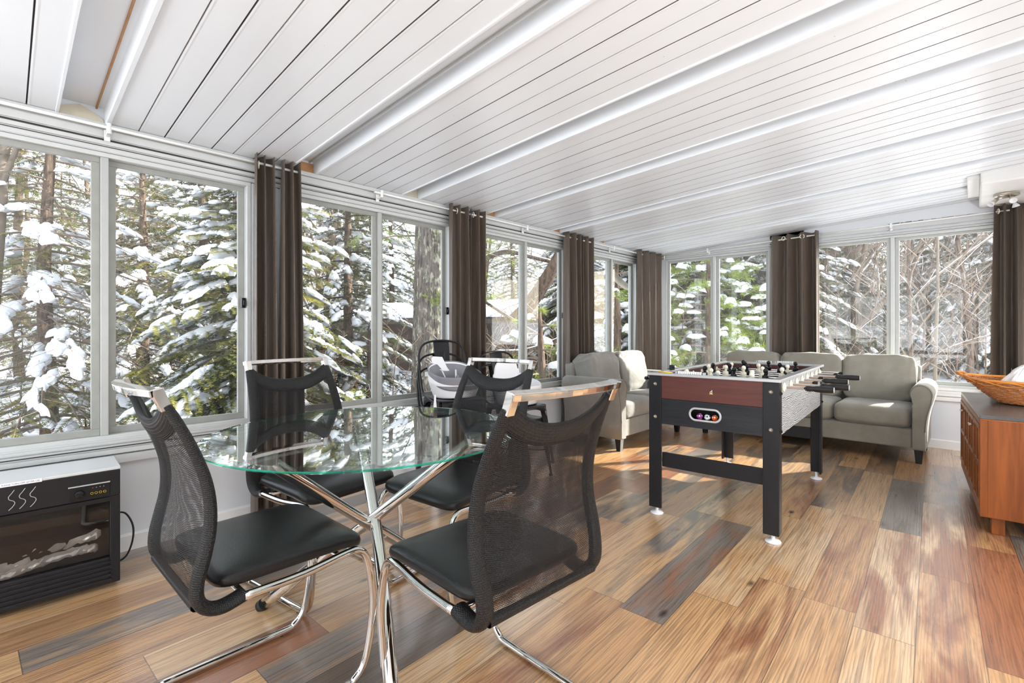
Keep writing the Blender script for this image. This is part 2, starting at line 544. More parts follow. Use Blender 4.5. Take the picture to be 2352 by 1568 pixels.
def needles(name, c0, c1, c2):
    t = NT(name); co = t.coord()
    f = t.noise(co, 3.3, 3, .6)
    c = t.ramp(f, [(.3,c0),(.5,c1),(.72,c2)])
    p = t.bsdf(c, .6)
    tl = t.n('BsdfTranslucent', _Color=c); ms = t.n('MixShader', _0=.3)
    t.t.links.new(p.outputs[0], ms.inputs[1]); t.t.links.new(tl.outputs[0], ms.inputs[2]); t.t.links.new(ms.outputs[0], t.out.inputs[0])
    return t.m
M['needle'] = needles('spruce_needles', (.045,.058,.018), (.13,.14,.03), (.36,.31,.05))
M['needle_dark'] = needles('dark_spruce_needles', (.035,.045,.022), (.085,.095,.035), (.17,.16,.05))
M['needle_pine'] = needles('pine_needles', (.09,.14,.02), (.23,.31,.045), (.42,.48,.08))
t = NT('snow'); co = t.coord()
t.bsdf((.86,.88,.93), .6, 0, t.bump(t.noise(co, 9, 4), .4, .05)); M['snow'] = t.m
t = NT('snow_ground'); co = t.coord()
f = t.noise(co, .9, 6, .7)
t.bsdf(t.ramp(f, [(.36,(.22,.17,.12)),(.44,(.80,.82,.87)),(1,(.88,.90,.95))]), .7, 0, t.bump(t.noise(co, 2.2, 5), .6, .2)); M['ground'] = t.m
# ------------------------------------------------------------------ room shell
WX, FY, RX, BY = -3.14, 6.2, 1.35, -2.6
def zc(x): return 2.155 + .057*(x - WX)
def struct(name, mb, mat, parent=None, bevel=0, label=None, **k):
    o = obj(name, mb, mat, parent, bevel, label=label, **k)
    if parent is None: o['kind'] = 'structure'
    return o

m = MB(); m.box(WX-.15, BY-.15, -.08, RX+.1, FY+.15, 0)
struct('floor', m, M['floor'], label='multicoloured wood plank floor')

# ceiling: long metal pans with grooves and recessed channels, running up from the left wall
TR = [(-2.42,-2.27),(-1.56,-1.41),(-.75,-.60),(.176,.344),(1.25,1.40),(2.08,2.22),(2.93,3.06),(3.87,4.01),(4.72,4.85),(5.50,5.62)]
prof = []
prev = BY-.2
for i, (a, b) in enumerate(TR + [(FY+.2, FY+.4)]):
    n = max(1, round((a-prev)/.1145)); st = (a-prev)/n
    prof.append((prev+.006, 0))
    for k in range(1, n):
        y = prev + k*st
        d = .013 if k % 2 == 0 else .008
        w = .0028
        prof += [(y-w, 0), (y-.001, d), (y+.001, d), (y+w, -.0005), (y+w+.006, -.0009), (y+w+.012, 0)]
    if i < len(TR):
        prof += [(a-.012, 0), (a-.010, -.006), (a, -.006), (a+.002, .075), (b-.002, .075), (b, -.004), (b+.004, -.009), (b+.020, -.009), (b+.024, 0)]
        prev = b+.024
    else:
        prof.append((FY+.2, 0))
m = MB(); X0, X1 = WX-.42, RX+.1; V = []
for (y, d) in prof: V += [(X0, y, zc(X0)+d), (X1, y, zc(X1)+d)]
n = len(prof)
m.add(V, [(2*i, 2*i+2, 2*i+3, 2*i+1) for i in range(n-1)])
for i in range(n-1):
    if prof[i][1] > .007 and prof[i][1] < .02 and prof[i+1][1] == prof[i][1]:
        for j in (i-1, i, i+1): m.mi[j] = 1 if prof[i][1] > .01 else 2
m.box(X0, BY-.25, 2.40, X1, FY+.25, 2.75)
ceiling = struct('ceiling', m, [M['ceil'], M['seam_mid'], M['seam_soft']], label='white ribbed metal ceiling with recessed channels')
# joints inside the channels
for i, (a, b) in enumerate(TR[3:]):
    m = MB(); y = a + (b-a)*.80
    m.add([(X0,y,zc(X0)+.066),(X1,y,zc(X1)+.066),(X1,y+.007,zc(X1)+.066),(X0,y+.007,zc(X0)+.066),
           (X0,y,zc(X0)+.078),(X1,y,zc(X1)+.078),(X1,y+.007,zc(X1)+.078),(X0,y+.007,zc(X0)+.078)],
          [(0,3,2,1),(4,5,6,7),(0,1,5,4),(1,2,6,5),(2,3,7,6),(3,0,4,7)])
    obj('channel_joint', m, M['rust'] if i == 0 else M['alu'], ceiling, label='rust-brown joint' if i == 0 else 'grey joint line')
    m = MB(); x = WX+.012
    if i == 0:
        # sagging foam plug
        P = [(a+.002, 2.15), (b-.002, 2.15), (b-.002, 2.165), (b-.03, 2.19), (a+(b-a)*.45, 2.222), (a+.03, 2.205), (a+.002, 2.19)]
    else:
        P = [(a+.004, 2.15), (b-.004, 2.15), (b-.004, 2.215), (a+.004, 2.215)]
    m.prism(P, x-.1, x, 'x')
    obj('channel_end', m, M['cream'] if i in (0, 2) else M['rust'], ceiling, label='cream foam plug' if i in (0, 2) else 'orange-brown channel end')

# left wall
WINL = [(-1.75,-.46), (-.33,1.02), (1.23,2.56), (2.86,4.13), (4.46,5.63)]
m = MB()
m.box(WX-.12, BY-.1, 0, WX, FY+.1, .5)
prev = BY-.1
for a, b in WINL + [(FY+.1, 0)]:
    m.box(WX-.12, prev, .5, WX, a, 2.5); prev = b
m.box(WX-.12, BY-.1, 2.02, WX, FY+.1, 2.5)
struct('wall_left', m, M['wall'])
m = MB()
for (x0, z0, z1) in ((.022,2.125,2.156),(.010,2.083,2.123),(.014,2.047,2.071),(.006,2.016,2.040)):
    m.prism([(WX-.02, z0), (WX+x0, z0+.003), (WX+x0, z1-.003), (WX-.02, z1)], BY, FY, 'y')
m.prism([(WX-.02,2.01),(WX+.002,2.01),(WX+.002,2.15),(WX-.02,2.15)], BY, FY, 'y')
t1 = MB()
for (a, b) in ((2.0725,2.0815),(2.0415,2.0455),(2.010,2.0145)): t1.box(WX-.001, BY, a, WX+.0035, FY, b)
struct('trim_10', t1, M['seam_dark'], label='dark grooves in the header above the left windows')
t1 = MB()
for (a, b) in ((.5345,.5395),(.5035,.5055)): t1.box(WX-.001, BY, a, WX+.0055, FY, b)
struct('trim_11', t1, M['seam_dark'], label='dark grooves in the sill rail below the left windows')
struct('trim_1', m, M['alu_light'], label='stepped aluminium header above the left windows')
m = MB()
m.prism([(WX-.02,.47),(WX+.004,.47),(WX+.004,.578),(WX-.02,.578)], BY, FY, 'y')
for (x0, z0, z1) in ((.020,.556,.574),(.012,.541,.553),(.030,.506,.533),(.034,.458,.503)):
    m.prism([(WX-.02, z0), (WX+x0, z0+.002), (WX+x0, z1-.003), (WX-.02, z1)], BY, FY, 'y')
struct('trim_2', m, M['alu_light'], label='stepped sill rail below the left windows')
# battens on the posts between the left windows
m = MB()
pv = BY
for a, b in WINL + [(FY, 0)]:
    c0, c1 = pv, a
    for k in range(4):
        y = c0 + (c1-c0)*(k+.15)/4
        m.box(WX-.01, y, .578, WX+.006+.006*(k % 2), y+(c1-c0)*.19, 2.012)
    pv = b
struct('trim_3', m, M['alu_light'], bevel=.002, label='grooved posts between the left windows')
m = MB(); m.prism([(WX-.01,0),(WX+.016,0),(WX+.016,.075),(WX+.006,.085),(WX-.01,.085)], BY, FY, 'y')
struct('baseboard_left', m, M['white'])
# eave gutter outside
m = MB(); m.prism([(WX-.42,2.10),(WX-.25,2.045),(WX-.12,2.045),(WX-.12,2.16),(WX-.42,2.16)], BY-.2, FY+.4, 'y')
struct('trim_4', m, M['white'], label='white eave gutter outside the left windows')

# far wall
WINF = [(-3.02,-1.72), (-1.37,.20)]
m = MB()
m.box(WX, FY, 0, RX, FY+.12, .5)
prev = WX
for a, b in WINF + [(RX, 0)]:
    m.box(prev, FY, .5, a, FY+.12, 2.5); prev = b
m.box(WX, FY, 2.10, RX, FY+.12, 2.5)
struct('wall_back', m, M['wall'])
m = MB()
for (o, z0, z1) in ((.012,2.145,2.195),(.020,2.112,2.135),(.010,2.09,2.108)):
    m.prism([(FY+.02, z0), (FY-o, z0+.003), (FY-o, z1-.003), (FY+.02, z1)], WX, .27, 'x')
struct('trim_5', m, M['alu_light'], label='stepped header above the far windows')
m = MB(); m.box(WX, FY-.006, .45, RX, FY+.05, .582)
for (o, z0, z1) in ((.020,.556,.582),(.012,.535,.553),(.030,.503,.530),(.034,.458,.500)):
    m.prism([(FY+.02, z0), (FY-o, z0+.002), (FY-o, z1-.003), (FY+.02, z1)], WX, RX, 'x')
struct('trim_6', m, M['white'], label='stepped sill rail below the far windows')
m = MB(); m.prism([(FY+.01,0),(FY-.016,0),(FY-.016,.075),(FY-.006,.085),(FY+.01,.085)], WX, RX, 'x')
struct('baseboard_far', m, M['white'])
m = MB(); rnd = random.Random(4); x = -.62
while x < .2:
    w = rnd.uniform(.015, .05); h = rnd.uniform(.003, .008)
    m.box(x, FY-.002, 2.206, x+w, FY+.001, 2.206+h); x += w*rnd.uniform(.9, 1.2)
struct('trim_7', m, M['seam_dark'], label='ragged dark gap above the far right window')
m = MB(); m.box(.23, FY-.02, .09, .30, FY+.01, 2.24); m.box(.32, FY-.012, .58, RX, FY+.01, 2.2)
struct('trim_8', m, M['alu_light'], bevel=.003, label='pale post panel in the far right corner')

# house side and rear wall (out of frame)
m = MB(); m.box(RX, BY, 0, RX+.12, FY+.1, 2.6)
struct('wall_right', m, M['wall'])
m = MB()
for y in (-.7, .83, 2.37, 3.85): m.box(RX-.03, y, 0, RX+.005, y+.07, 2.05)
m.box(RX-.03, -.7, 1.98, RX+.005, 3.92, 2.05); m.box(RX-.03, -.7, 0, RX+.005, 3.92, .12)
d1 = struct('added_door_1', m, M['alu_light'], bevel=.003, label='invented sliding doors behind the added side fill light')  # unseen doors, invented as an opening for the added side fill
m = MB(); m.box(RX-.016, -.63, .12, RX-.010, 3.85, 1.98); obj('glass_pane', m, M['glass'], d1)
WINB = [(-2.9,-1.55), (-1.4,-.1), (.05,1.2)]  # rear windows behind the camera, added to let in more fill
m = MB(); m.box(WX, BY-.12, 0, RX, BY, .5); prev = WX
for a, b in WINB + [(RX, 0)]:
    m.box(prev, BY-.12, .5, a, BY, 2.5); prev = b
m.box(WX, BY-.12, 2.05, RX, BY, 2.5)
struct('wall_front', m, M['wall'])

# windows ---------------------------------------------------------------
def window(n, side, a0, a1, z0, z1, light='alu', latch=False, label=None):
    def P(a, o, z):
        return {'L': (WX-o, a, z), 'F': (a, FY+o, z), 'B': (a, BY-o, z)}[side]
    def bar(m, a, b, o0, o1, zl, zh):
        p, q = P(a, o0, zl), P(b, o1, zh)
        m.box(min(p[0],q[0]), min(p[1],q[1]), min(p[2],q[2]), max(p[0],q[0]), max(p[1],q[1]), max(p[2],q[2]))
    mid = (a0+a1)/2
    m = MB(); w = .022
    bar(m, a0, a1, -.006, .10, z0, z0+w); bar(m, a0, a1, -.006, .10, z1-w, z1)
    bar(m, a0, a0+w, -.006, .10, z0+w, z1-w); bar(m, a1-w, a1, -.006, .10, z0+w, z1-w)
    o = struct('window_%d' % n, m, M['alu_light'], bevel=.002, label=label)
    m = MB(); bar(m, mid-.016, mid+.016, -.002, .09, z0+w, z1-w)
    obj('mullion', m, M[light], o, .003)
    for k, (p, q, od) in enumerate(((a0+w, mid-.016, .018), (mid+.016, a1-w, .045))):
        m = MB(); s = .034
        zl, zh = z0+w, z1-w
        bar(m, p, q, od, od+.022, zl, zl+s); bar(m, p, q, od, od+.022, zh-s*.8, zh)
        bar(m, p, p+s, od, od+.022, zl+s, zh-s*.8); bar(m, q-s, q, od, od+.022, zl+s, zh-s*.8)
        sa = obj('sash', m, M['sash'] if side != 'F' else M['alu'], o, .002)
        m = MB(); bar(m, p+s-.004, q-s+.004, od+.009, od+.012, zl+s-.004, zh-s*.8+.004)
        obj('glass_pane', m, M['glass'], sa)
    if latch:
        m = MB(); bar(m, a1-w-.028, a1-w-.006, -.006, .02, 1.26, 1.32); bar(m, a1-w-.022, a1-w-.012, -.02, -.004, 1.275, 1.305)
        obj('latch', m, M['black_plastic'], o, .003)
    return o
window(1, 'L', *WINL[1], .578, 2.012, latch=True, label='sliding window on the left, nearest the camera')
window(2, 'L', *WINL[2], .578, 2.012, latch=True, label='sliding window with the big tree trunk outside')
window(3, 'L', *WINL[3], .578, 2.012, latch=True, label='sliding window behind the stacked chairs')
window(4, 'L', *WINL[4], .578, 2.012, label='sliding window behind the loveseat')
window(5, 'F', *WINF[0], .582, 2.09, 'alu_light', label='far window by the corner')
window(6, 'F', *WINF[1], .582, 2.09, 'alu_light', label='far right window above the sofa')
window(7, 'L', *WINL[0], .578, 2.012)
for i, (a, b) in enumerate(WINB): window(8+i, 'B', a, b, .58, 2.05)

# window-post latch seen between the two nearest curtains
# soffit box with its lamp --------------------------------------------------
m = MB(); m.box(.045, 5.18, 2.25, RX, FY, 2.45)
sf = struct('trim_9', m, M['white'], bevel=.012, label='boxed white soffit in the far right ceiling corner')
m = MB(); m.box(-.03, 5.22, zc(0)-.03, .046, 5.9, 2.42)
obj('cover_strip', m, M['white'], sf, .006)

lamp = empty('ceiling_spot_lamp', (.204, 5.66, 2.25), 0, 'brushed nickel ceiling lamp with three small spotlights, under the white soffit', 'ceiling lamp')
lamp.scale = (.78,)*3
m = MB(); m.lathe([(.098,-.0),(.1,-.004),(.1,-.024),(.094,-.03),(0,-.03)], 40)
obj('base', m, M['nickel'], lamp)
m = MB(); m.lathe([(.0,-.05),(.034,-.048),(.038,-.04),(.038,-.03)], 24, c=(-.03,-.02,0))
obj('hub', m, M['nickel'], lamp)
for (sx_, sy_, dx, dy, dz) in ((-.065,-.02,-.55,-.55,-.62), (.03,-.04,.12,-.75,-.55), (.045,.02,.25,.05,-1)):
    d = Vector((dx,dy,dz)).normalized()
    R = d.to_track_quat('Z', 'Y').to_matrix()
    p = Vector((sx_, sy_, -.045))
    m = MB(); m.tube([(sx_, sy_, -.028), tuple(p), tuple(p+d*.02)], .005, 8)
    m.lathe([(0,0),(.017,.0),(.019,.004),(.019,.05),(.016,.052)], 20, c=p+d*.01, M=R)
    hd = obj('spot_head', m, M['nickel'], lamp)
    m = MB(); m.lathe([(.014,.05),(.017,.062),(.029,.085),(.031,.094),(.028,.095),(.018,.075),(0,.07)], 24, c=p+d*.01, M=R)
    obj('bulb', m, M['white_plastic'], hd)

# curtains and rods ----------------------------------------------------------
def curtain_panel(parent, p0, p1, nrm, ztop, zbot, npl, amp, phase=0, flare=1.15, seed=0, shift=0, name='panel'):
    p0 = Vector((*p0, 0)); p1 = Vector((*p1, 0)); nr = Vector((*nrm, 0))
    rnd = random.Random(seed); ph = [rnd.uniform(0, 6) for _ in range(6)]
    mid = (p0+p1)/2
    def fn(u, v):
        z = ztop + (zbot-ztop)*v
        f = 1 + (flare-1)*v**.7
        uu = u + .018*math.sin(2*PI*u*2+ph[0]) + .02*v*math.sin(3*u*PI+ph[1])
        th = 2*PI*npl*uu + phase + .25*v*math.sin(ph[2]+2*v)
        a = amp*(1 + .35*math.sin(ph[3]+5*u) * (.4+v)) * (.82+.35*v)
        off = a*(math.sin(th) + .22*math.sin(2*th+ph[4]))
        base = mid + (p0+(p1-p0)*u-mid)*f
        base = base + (p1-p0).normalized()*(.018*math.cos(th)*(.6+v) + shift*v)
        q = base + nr*off
        return (q.x, q.y, z + (.004*math.sin(th*1.0) if v == 0 else 0))
    m = MB(); m.grid(fn, max(24, int(npl*22)), 44)
    o = obj(name, m, M['curtain'], parent)
    s = o.modifiers.new('thick', 'SOLIDIFY'); s.thickness = .0025
    # stitched header line
    return o
def ring(parent, c, axis, R=.021):
    Q = Vector(axis).to_track_quat('Z', 'Y').to_matrix()
    P = [Vector(c) + Q @ Vector((R*math.cos(2*PI*k/24), R*math.sin(2*PI*k/24), 0)) for k in range(24)]
    m = MB(); m.tube(P, .0042, 8, closed=True, up=tuple(Q @ Vector((0,0,1))))
    obj('grommet', m, M['cream_plastic'], parent)
RZ = 2.105
cx_ = WX + .085
def curtain(label, p0, p1, nrm, npl, amp, ztop=2.148, zbot=.03, rings=(), phase=0, flare=1.1, seed=0, shift=0, rz=RZ):
    r = empty('curtain', (0,0,0), 0, label, 'curtain', 'brown grommet curtains at the windows')
    curtain_panel(r, p0, p1, nrm, ztop, zbot, npl, amp, phase, flare, seed, shift)
    for (x, y, ax) in rings: ring(r, (x, y, rz), ax)
    return r
NL = (1, 0)
curtain('dark brown curtain left of the gap between the two nearest left windows', (cx_, 1.005), (cx_, 1.125), NL, 2.5, .045, rings=((cx_,1.035,(.25,1,0)),), seed=1, flare=1.35, shift=.01, ztop=2.165)
curtain('dark brown curtain just behind the second mesh-back chair by the window', (cx_, 1.165), (cx_, 1.285), NL, 2.5, .042, seed=2, phase=1, flare=1.45, shift=.02, ztop=2.165)
curtain('brown curtain in front of the thick tree trunk, left of its pair', (cx_, 2.46), (cx_, 2.66), NL, 2.5, .045, rings=((cx_,2.55,(.3,1,0)),), seed=3, flare=1.1)
curtain('brown curtain behind the stacked metal chairs, right of its pair', (cx_, 2.70), (cx_, 2.885), NL, 2.5, .045, rings=((cx_,2.73,(.3,1,0)),), seed=4, phase=2, flare=1.15)
curtain('brown curtain by the loveseat back, nearest its arm', (cx_, 3.98), (cx_, 4.26), NL, 2.5, .05, rings=((cx_,4.06,(.4,1,0)),), seed=5, flare=1.05)
curtain('brown curtain behind the loveseat cushions', (cx_, 4.27), (cx_, 4.55), NL, 2.5, .045, rings=((cx_,4.30,(.4,1,0)),), seed=6, phase=2, flare=1.05)
curtain('brown curtain hung in the far left corner of the room', (cx_, 5.46), (cx_+.04, 6.04), (.96,.25), 3.5, .05, rings=((cx_+.01,5.56,(.7,1,0)), (cx_+.08,6.07,(1,.3,0))), seed=7, flare=1.02)
FYc = FY - .085
c5 = curtain('wide brown curtain hanging between the two far windows behind the sofa', (-1.70, FYc), (-1.20, FYc), (0, -1), 3.6, .055, ztop=2.215, rings=((-1.545,FYc-.045,(.5,1,0)), (-1.36,FYc-.045,(-.5,1,0)), (-1.225,FYc,(1,.3,0)), (-1.66,FYc,(1,.3,0))), seed=8, phase=-1.2, flare=1.10, rz=2.17)
curtain('brown curtain in the far right corner below the spot lamp', (.150, FYc-.01), (.325, FYc-.01), (0, -1), 2.5, .05, ztop=2.245, rings=((.168,FYc-.01,(1,.3,0)),), seed=9, phase=2.4, flare=1.2, rz=2.19)

def rod(label, pts, brackets=()):
    r = empty('curtain_rod', (0,0,0), 0, label, 'curtain rod', 'thin white curtain rods')
    m = MB(); m.tube(pts, .0075, 10); obj('rod', m, M['white'], r)
    for (x, y, z, ax) in brackets:
        m = MB()
        if ax == 'x':
            m.box(WX+.02, y-.012, z-.05, WX+.030, y+.012, z+.005); m.box(WX+.02, y-.008, z-.03, cx_, y+.008, z-.018); m.tube([(cx_,y,z-.03),(cx_,y,z+.022)], .011, 8)
        else:
            m.box(x-.012, FY-.030, z-.05, x+.012, FY-.018, z+.005); m.box(x-.008, FYc, z-.03, x+.008, FY-.02, z-.018); m.tube([(x,FYc,z-.03),(x,FYc,z+.02)], .010, 8)
        obj('bracket', m, M['white'], r, .003)
rod('white curtain rod above the left window nearest the camera', [(cx_,-.30,RZ+.01),(cx_,1.29,RZ+.01)], ((0,.352,RZ+.01,'x'),))
rod('white curtain rod above the window with the thick trunk outside', [(cx_,1.80,RZ),(cx_,2.67,RZ)], ((0,1.86,RZ,'x'),))
rod('white curtain rod above the window behind the stacked chairs', [(cx_,2.69,RZ),(cx_,4.14,RZ)], ((0,3.42,RZ,'x'),))
rod('white curtain rod above the window behind the loveseat', [(cx_,4.20,RZ),(cx_,5.98,RZ)], ((0,4.95,RZ,'x'),))
rod('white curtain rod above the far window by the corner', [(cx_+.02,FYc,2.12),(-1.45,FYc,2.17),(-1.2,FYc,2.175)], ((-2.42,0,2.145,'y'),))
rod('white curtain rod above the far right window', [(-1.25,FYc,2.175),(.24,FYc,2.19)], ((-.59,0,2.185,'y'),))
# ------------------------------------------------------------------ dining table
TC = Vector((-1.637, .947, 0)); TZ = .757
tb = empty('dining_table', tuple(TC), 0, 'round glass dining table on three crossed chrome tubes, ringed by mesh-back chairs', 'table')
m = MB()
for z_, r_ in ((TZ-.012,.548),(TZ,.522)): m.add([(r_*math.cos(2*PI*k/128), r_*math.sin(2*PI*k/128), z_) for k in range(128)], [tuple(range(128))])
m.lathe([(.522,TZ),(.550,TZ-.0038)], 128, caps=False, smooth=False)
obj('glass_top', m, M['table_glass'], tb)
m = MB(); m.lathe([(.548,TZ-.0108),(.552,TZ-.008),(.552,TZ-.0045),(.550,TZ-.0038)], 96, caps=False)
obj('glass_edge', m, M['glass_edge'], tb, label='green bevelled glass rim')
pads = [(.057,-.387), (.307,.243), (-.363,.143)]
feet = [(-.069,.463), (-.442,-.232), (.437,-.172)]
for k, (p, q) in enumerate(zip(pads, feet)):
    p = Vector((*p, TZ-.035)); q = Vector((*q, .012))
    d = (q-p).normalized()
    side = Vector((0,0,1)).cross(d).normalized()*.019
    P = [p + Vector((0,0,0)), p.lerp(q, .45)+side, q]
    P = [p.lerp(q, t_)+side*math.sin(PI*min(1, t_*1.05)) for t_ in [i/12 for i in range(13)]]
    m = MB(); m.tube(P, [.0215]*13, 20)
    lg = obj('leg', m, M['chrome'], tb)
    m = MB(); m.lathe([(.0,-.012),(.030,-.012),(.033,-.009),(.033,.019),(.031,.022),(0,.022)], 28, c=p+Vector((0,0,.0)))
    obj('glass_pad', m, M['silver_paint'], lg, label='silver disc under the glass')
    m = MB(); m.tube([q-d*.014, q+d*.006], .0235, 20); obj('foot_cap', m, M['rubber'], lg)
    if k == 0:
        c = p.lerp(q, .56)+side
        m = MB(); m.sup(c+Vector((.016,-.014,.0)), (.008,.008,.008), 1, 1, 12, 8); obj('bolt', m, M['silver_paint'], lg)

# ------------------------------------------------------------------ mesh-back cantilever chairs
PROF = [(-.105,.420),(-.155,.408),(-.192,.418),(-.214,.45),(-.214,.50),(-.200,.56),(-.188,.62),(-.186,.68),(-.194,.74),(-.212,.80),(-.236,.86),(-.262,.915),(-.276,.94)]
def prof_y(z):
    P = PROF[3:]
    if z <= P[0][1]: return P[0][0]
    for (y0, z0), (y1, z1) in zip(P, P[1:]):
        if z <= z1: 
            t_ = (z-z0)/(z1-z0); return y0+(y1-y0)*t_
    return P[-1][0]
def hw(z):
    if z < .55: return .222 + .012*(z-.40)/.15
    return .236 - .030*((z-.55)/.4)**1.3
def make_dining_chair():
    r = empty('mesh_dining_chair', (0,0,0), 0, None, 'chair', 'black mesh-back chairs around the glass table')
    # seat
    def sf(p, q):
        x, y, z = q
        t_ = (y+.215)/.43
        w = 1 - .05*(1-t_)
        z2 = z - .018*max(0, (t_-.72)/.28)**2 + .006*math.sin(PI*min(1,max(0,t_)))*(1-(x/.22)**2)*(1 if z > 0 else 0)
        return Vector((x*w, y, z2))
    m = MB(); m.sup((0,.040,.466), (.228,.215,.027), .5, .22, 56, 14, sf)
    obj('seat', m, M['leather'], r)
    # chrome frame, one bent tube
    side = [(.222,-.11,.420),(.219,.05,.418),(.215,.19,.430),(.2145,.232,.424),(.215,.256,.395),(.217,.272,.33),(.218,.280,.25),(.217,.274,.17),(.216,.262,.10),(.215,.246,.052),(.215,.215,.022),(.215,.17,.0145),(.222,-.10,.0145),(.226,-.22,.0145)]
    rear = rounded([(.226,-.20,.0145),(.226,-.29,.0145),(-.226,-.29,.0145),(-.226,-.20,.0145)], .06, 6)
    P = smoothpath(side, 5)[:-1] + [Vector(q) for q in rear] + [Vector((-q.x,q.y,q.z)) for q in reversed(smoothpath(side, 5)[:-1])]
    m = MB(); m.tube(P, .0122, 12, up=(1,0,0)); obj('frame', m, M['chrome'], r)
    m = MB(); m.tube([(-.216,.17,.424),(.216,.17,.424)], .009, 8); obj('cross_tube', m, M['chrome'], r)
    m = MB(); m.tube([(-.22,-.10,.410),(.22,-.10,.410)], .009, 8); obj('cross_tube', m, M['chrome'], r)
    for sx_ in (-1, 1):
        for y in (.17, -.2):
            m = MB(); m.lathe([(0,0),(.006,0),(.008,.006)], 10, c=(sx_*.217, y, 0)); obj('glide', m, M['clear'], r)
    # fabric-covered side rails
    for sx_ in (-1, 1):
        P = smoothpath([(sx_*(hw(z)-.016), y, z) for y, z in PROF], 4)
        n_ = len(P)
        V = []; U = []; nn = 14; L = 0
        for i, p in enumerate(P):
            if i: L += (P[i]-P[i-1]).length
            tt = i/(n_-1)
            a = P[min(i+1, n_-1)]-P[max(i-1, 0)]; a.x = 0; a.normalize()
            nb = Vector((0, -a.z, a.y))
            rx = .026 - .006*tt; ry = .0175 - .006*tt
            for k in range(nn+1):
                th = 2*PI*k/nn
                V.append(p + Vector((1,0,0))*math.cos(th)*rx + nb*math.sin(th)*ry)
                U.append((k/nn*.13, L))
        F = [(i*(nn+1)+k, i*(nn+1)+k+1, (i+1)*(nn+1)+k+1, (i+1)*(nn+1)+k) for i in range(n_-1) for k in range(nn)]
        F.append(tuple(range(nn))); F.append(tuple((n_-1)*(nn+1)+k for k in range(nn)))
        m = MB(); m.add(V, F, True, U)
        obj('side_rail', m, M['mesh_solid'], r)
    # see-through panel, two layers
    def ztop(s_): return .950 - .062*(1-abs(s_)**2.4)
    def pt(s_, z, off):
        w = hw(z)-.024
        bow = .030*(1-s_*s_)*min(1, (z-.42)/.25)
        return (s_*w, prof_y(z)-bow+off, z)
    for off in (-.0085, .0085):
        def fn(u, v, off=off):
            s_ = u*2-1; z = .425 + (ztop(s_)-.425)*v
            wob = .0022*math.sin(9*s_+4*v)*math.sin(13*v+3*s_) if off > 0 else 0
            return pt(s_, z, off+wob)
        m = MB(); m.grid(fn, 30, 40, uvf=lambda u, v: (u*.40, v*.47))
        obj('mesh_panel', m, M['mesh'], r)
    def fb(u, v):
        s_ = u*2-1; zt = ztop(s_); th = 2*PI*v
        z = zt - .029 + .031*math.cos(th); x, y, zz = pt(s_, z, 0)
        return (x, y + .0115*math.sin(th), z)
    m = MB(); m.grid(fb, 30, 14, cv=True, uvf=lambda u, v: (u*.40, v*.12)); obj('top_band', m, M['mesh_solid'], r)
    def fb2(u, v):
        s_ = u*2-1; th = 2*PI*v; z = .428 + .014*math.cos(th); x, y, zz = pt(s_, z, 0)
        return (x, y + .0125*math.sin(th), z)
    m = MB(); m.grid(fb2, 24, 12, cv=True, uvf=lambda u, v: (u*.40, v*.06)); obj('bottom_band', m, M['mesh_solid'], r)
    # chrome grab handle: flat bar bowed backwards with turned-down ends
    pts = []
    N_ = 22
    for i in range(N_+1):
        s_ = -1+2*i/N_
        pts.append(Vector((s_*.203, -.297-.030*(1-s_*s_), .974)))
    ends = [Vector((.203,-.279,.936))]
    V = []; F = []
    def sect(c, tang, h):
        nb = Vector((0,1,0)) - tang*tang.y; nb.normalize()
        up = tang.cross(nb)
        if up.z < 0 and abs(tang.z) < .7: up = -up
        return [c+nb*.0145+up*h, c-nb*.0145+up*h, c-nb*.0145-up*h, c+nb*.0145-up*h]
    m = MB()
    for i, p in enumerate(pts):
        t_ = (pts[min(i+1,N_)]-pts[max(i-1,0)]).normalized()
        nb = Vector((-t_.y, t_.x, 0)); up = Vector((0,0,1))
        nb = (nb + up*.25).normalized(); up = (up - nb*up.dot(nb)).normalized()
        V += [p+nb*.014+up*.0095, p-nb*.014+up*.0095, p-nb*.014-up*.0095, p+nb*.014-up*.0095]
    F = [(4*i+k, 4*i+(k+1)%4, 4*i+4+(k+1)%4, 4*i+4+k) for i in range(N_) for k in range(4)]
    F += [(3,2,1,0), (4*N_, 4*N_+1, 4*N_+2, 4*N_+3)]
    m.add(V, F)
    for sx_ in (-1, 1):
        x = sx_*.203
        m.hexa([(x-sx_*.021-.0,-.287,.925),(x+sx_*.002,-.287,.925),(x+sx_*.002,-.262,.930),(x-sx_*.021,-.262,.930)] if sx_ > 0 else [(x-.002,-.287,.925),(x+.021,-.287,.925),(x+.021,-.262,.930),(x-.002,-.262,.930)],
               [(x-sx_*.021,-.311,.980),(x+sx_*.002,-.311,.980),(x+sx_*.002,-.283,.986),(x-sx_*.021,-.283,.986)] if sx_ > 0 else [(x-.002,-.311,.980),(x+.021,-.311,.980),(x+.021,-.283,.986),(x-.002,-.283,.986)])
    obj('handle', m, M['chrome'], r, .0025, label='curved chrome grab handle')
    return r
ch = make_dining_chair()
def face(dx, dy): return math.atan2(dy, dx) - PI/2
ch.location = (-1.620, .540, 0); ch.rotation_euler = (0, 0, face(-.03, 1))
ch['label'] = 'black leather-seat mesh-back chair nearest the electric stove, at the left of the glass table'
copy_tree(ch, (-1.035, 1.005, 0), face(-1, .06), 'black mesh-back chair in the foreground with its back turned to the foosball table')
copy_tree(ch, (-2.145, 1.000, 0), face(.985, .13), 'black mesh-back chair beyond the glass table, against the dark curtain')
copy_tree(ch, (-1.655, 1.395, 0), face(.10, -1), 'black mesh-back chair in front of the stacked metal chairs')

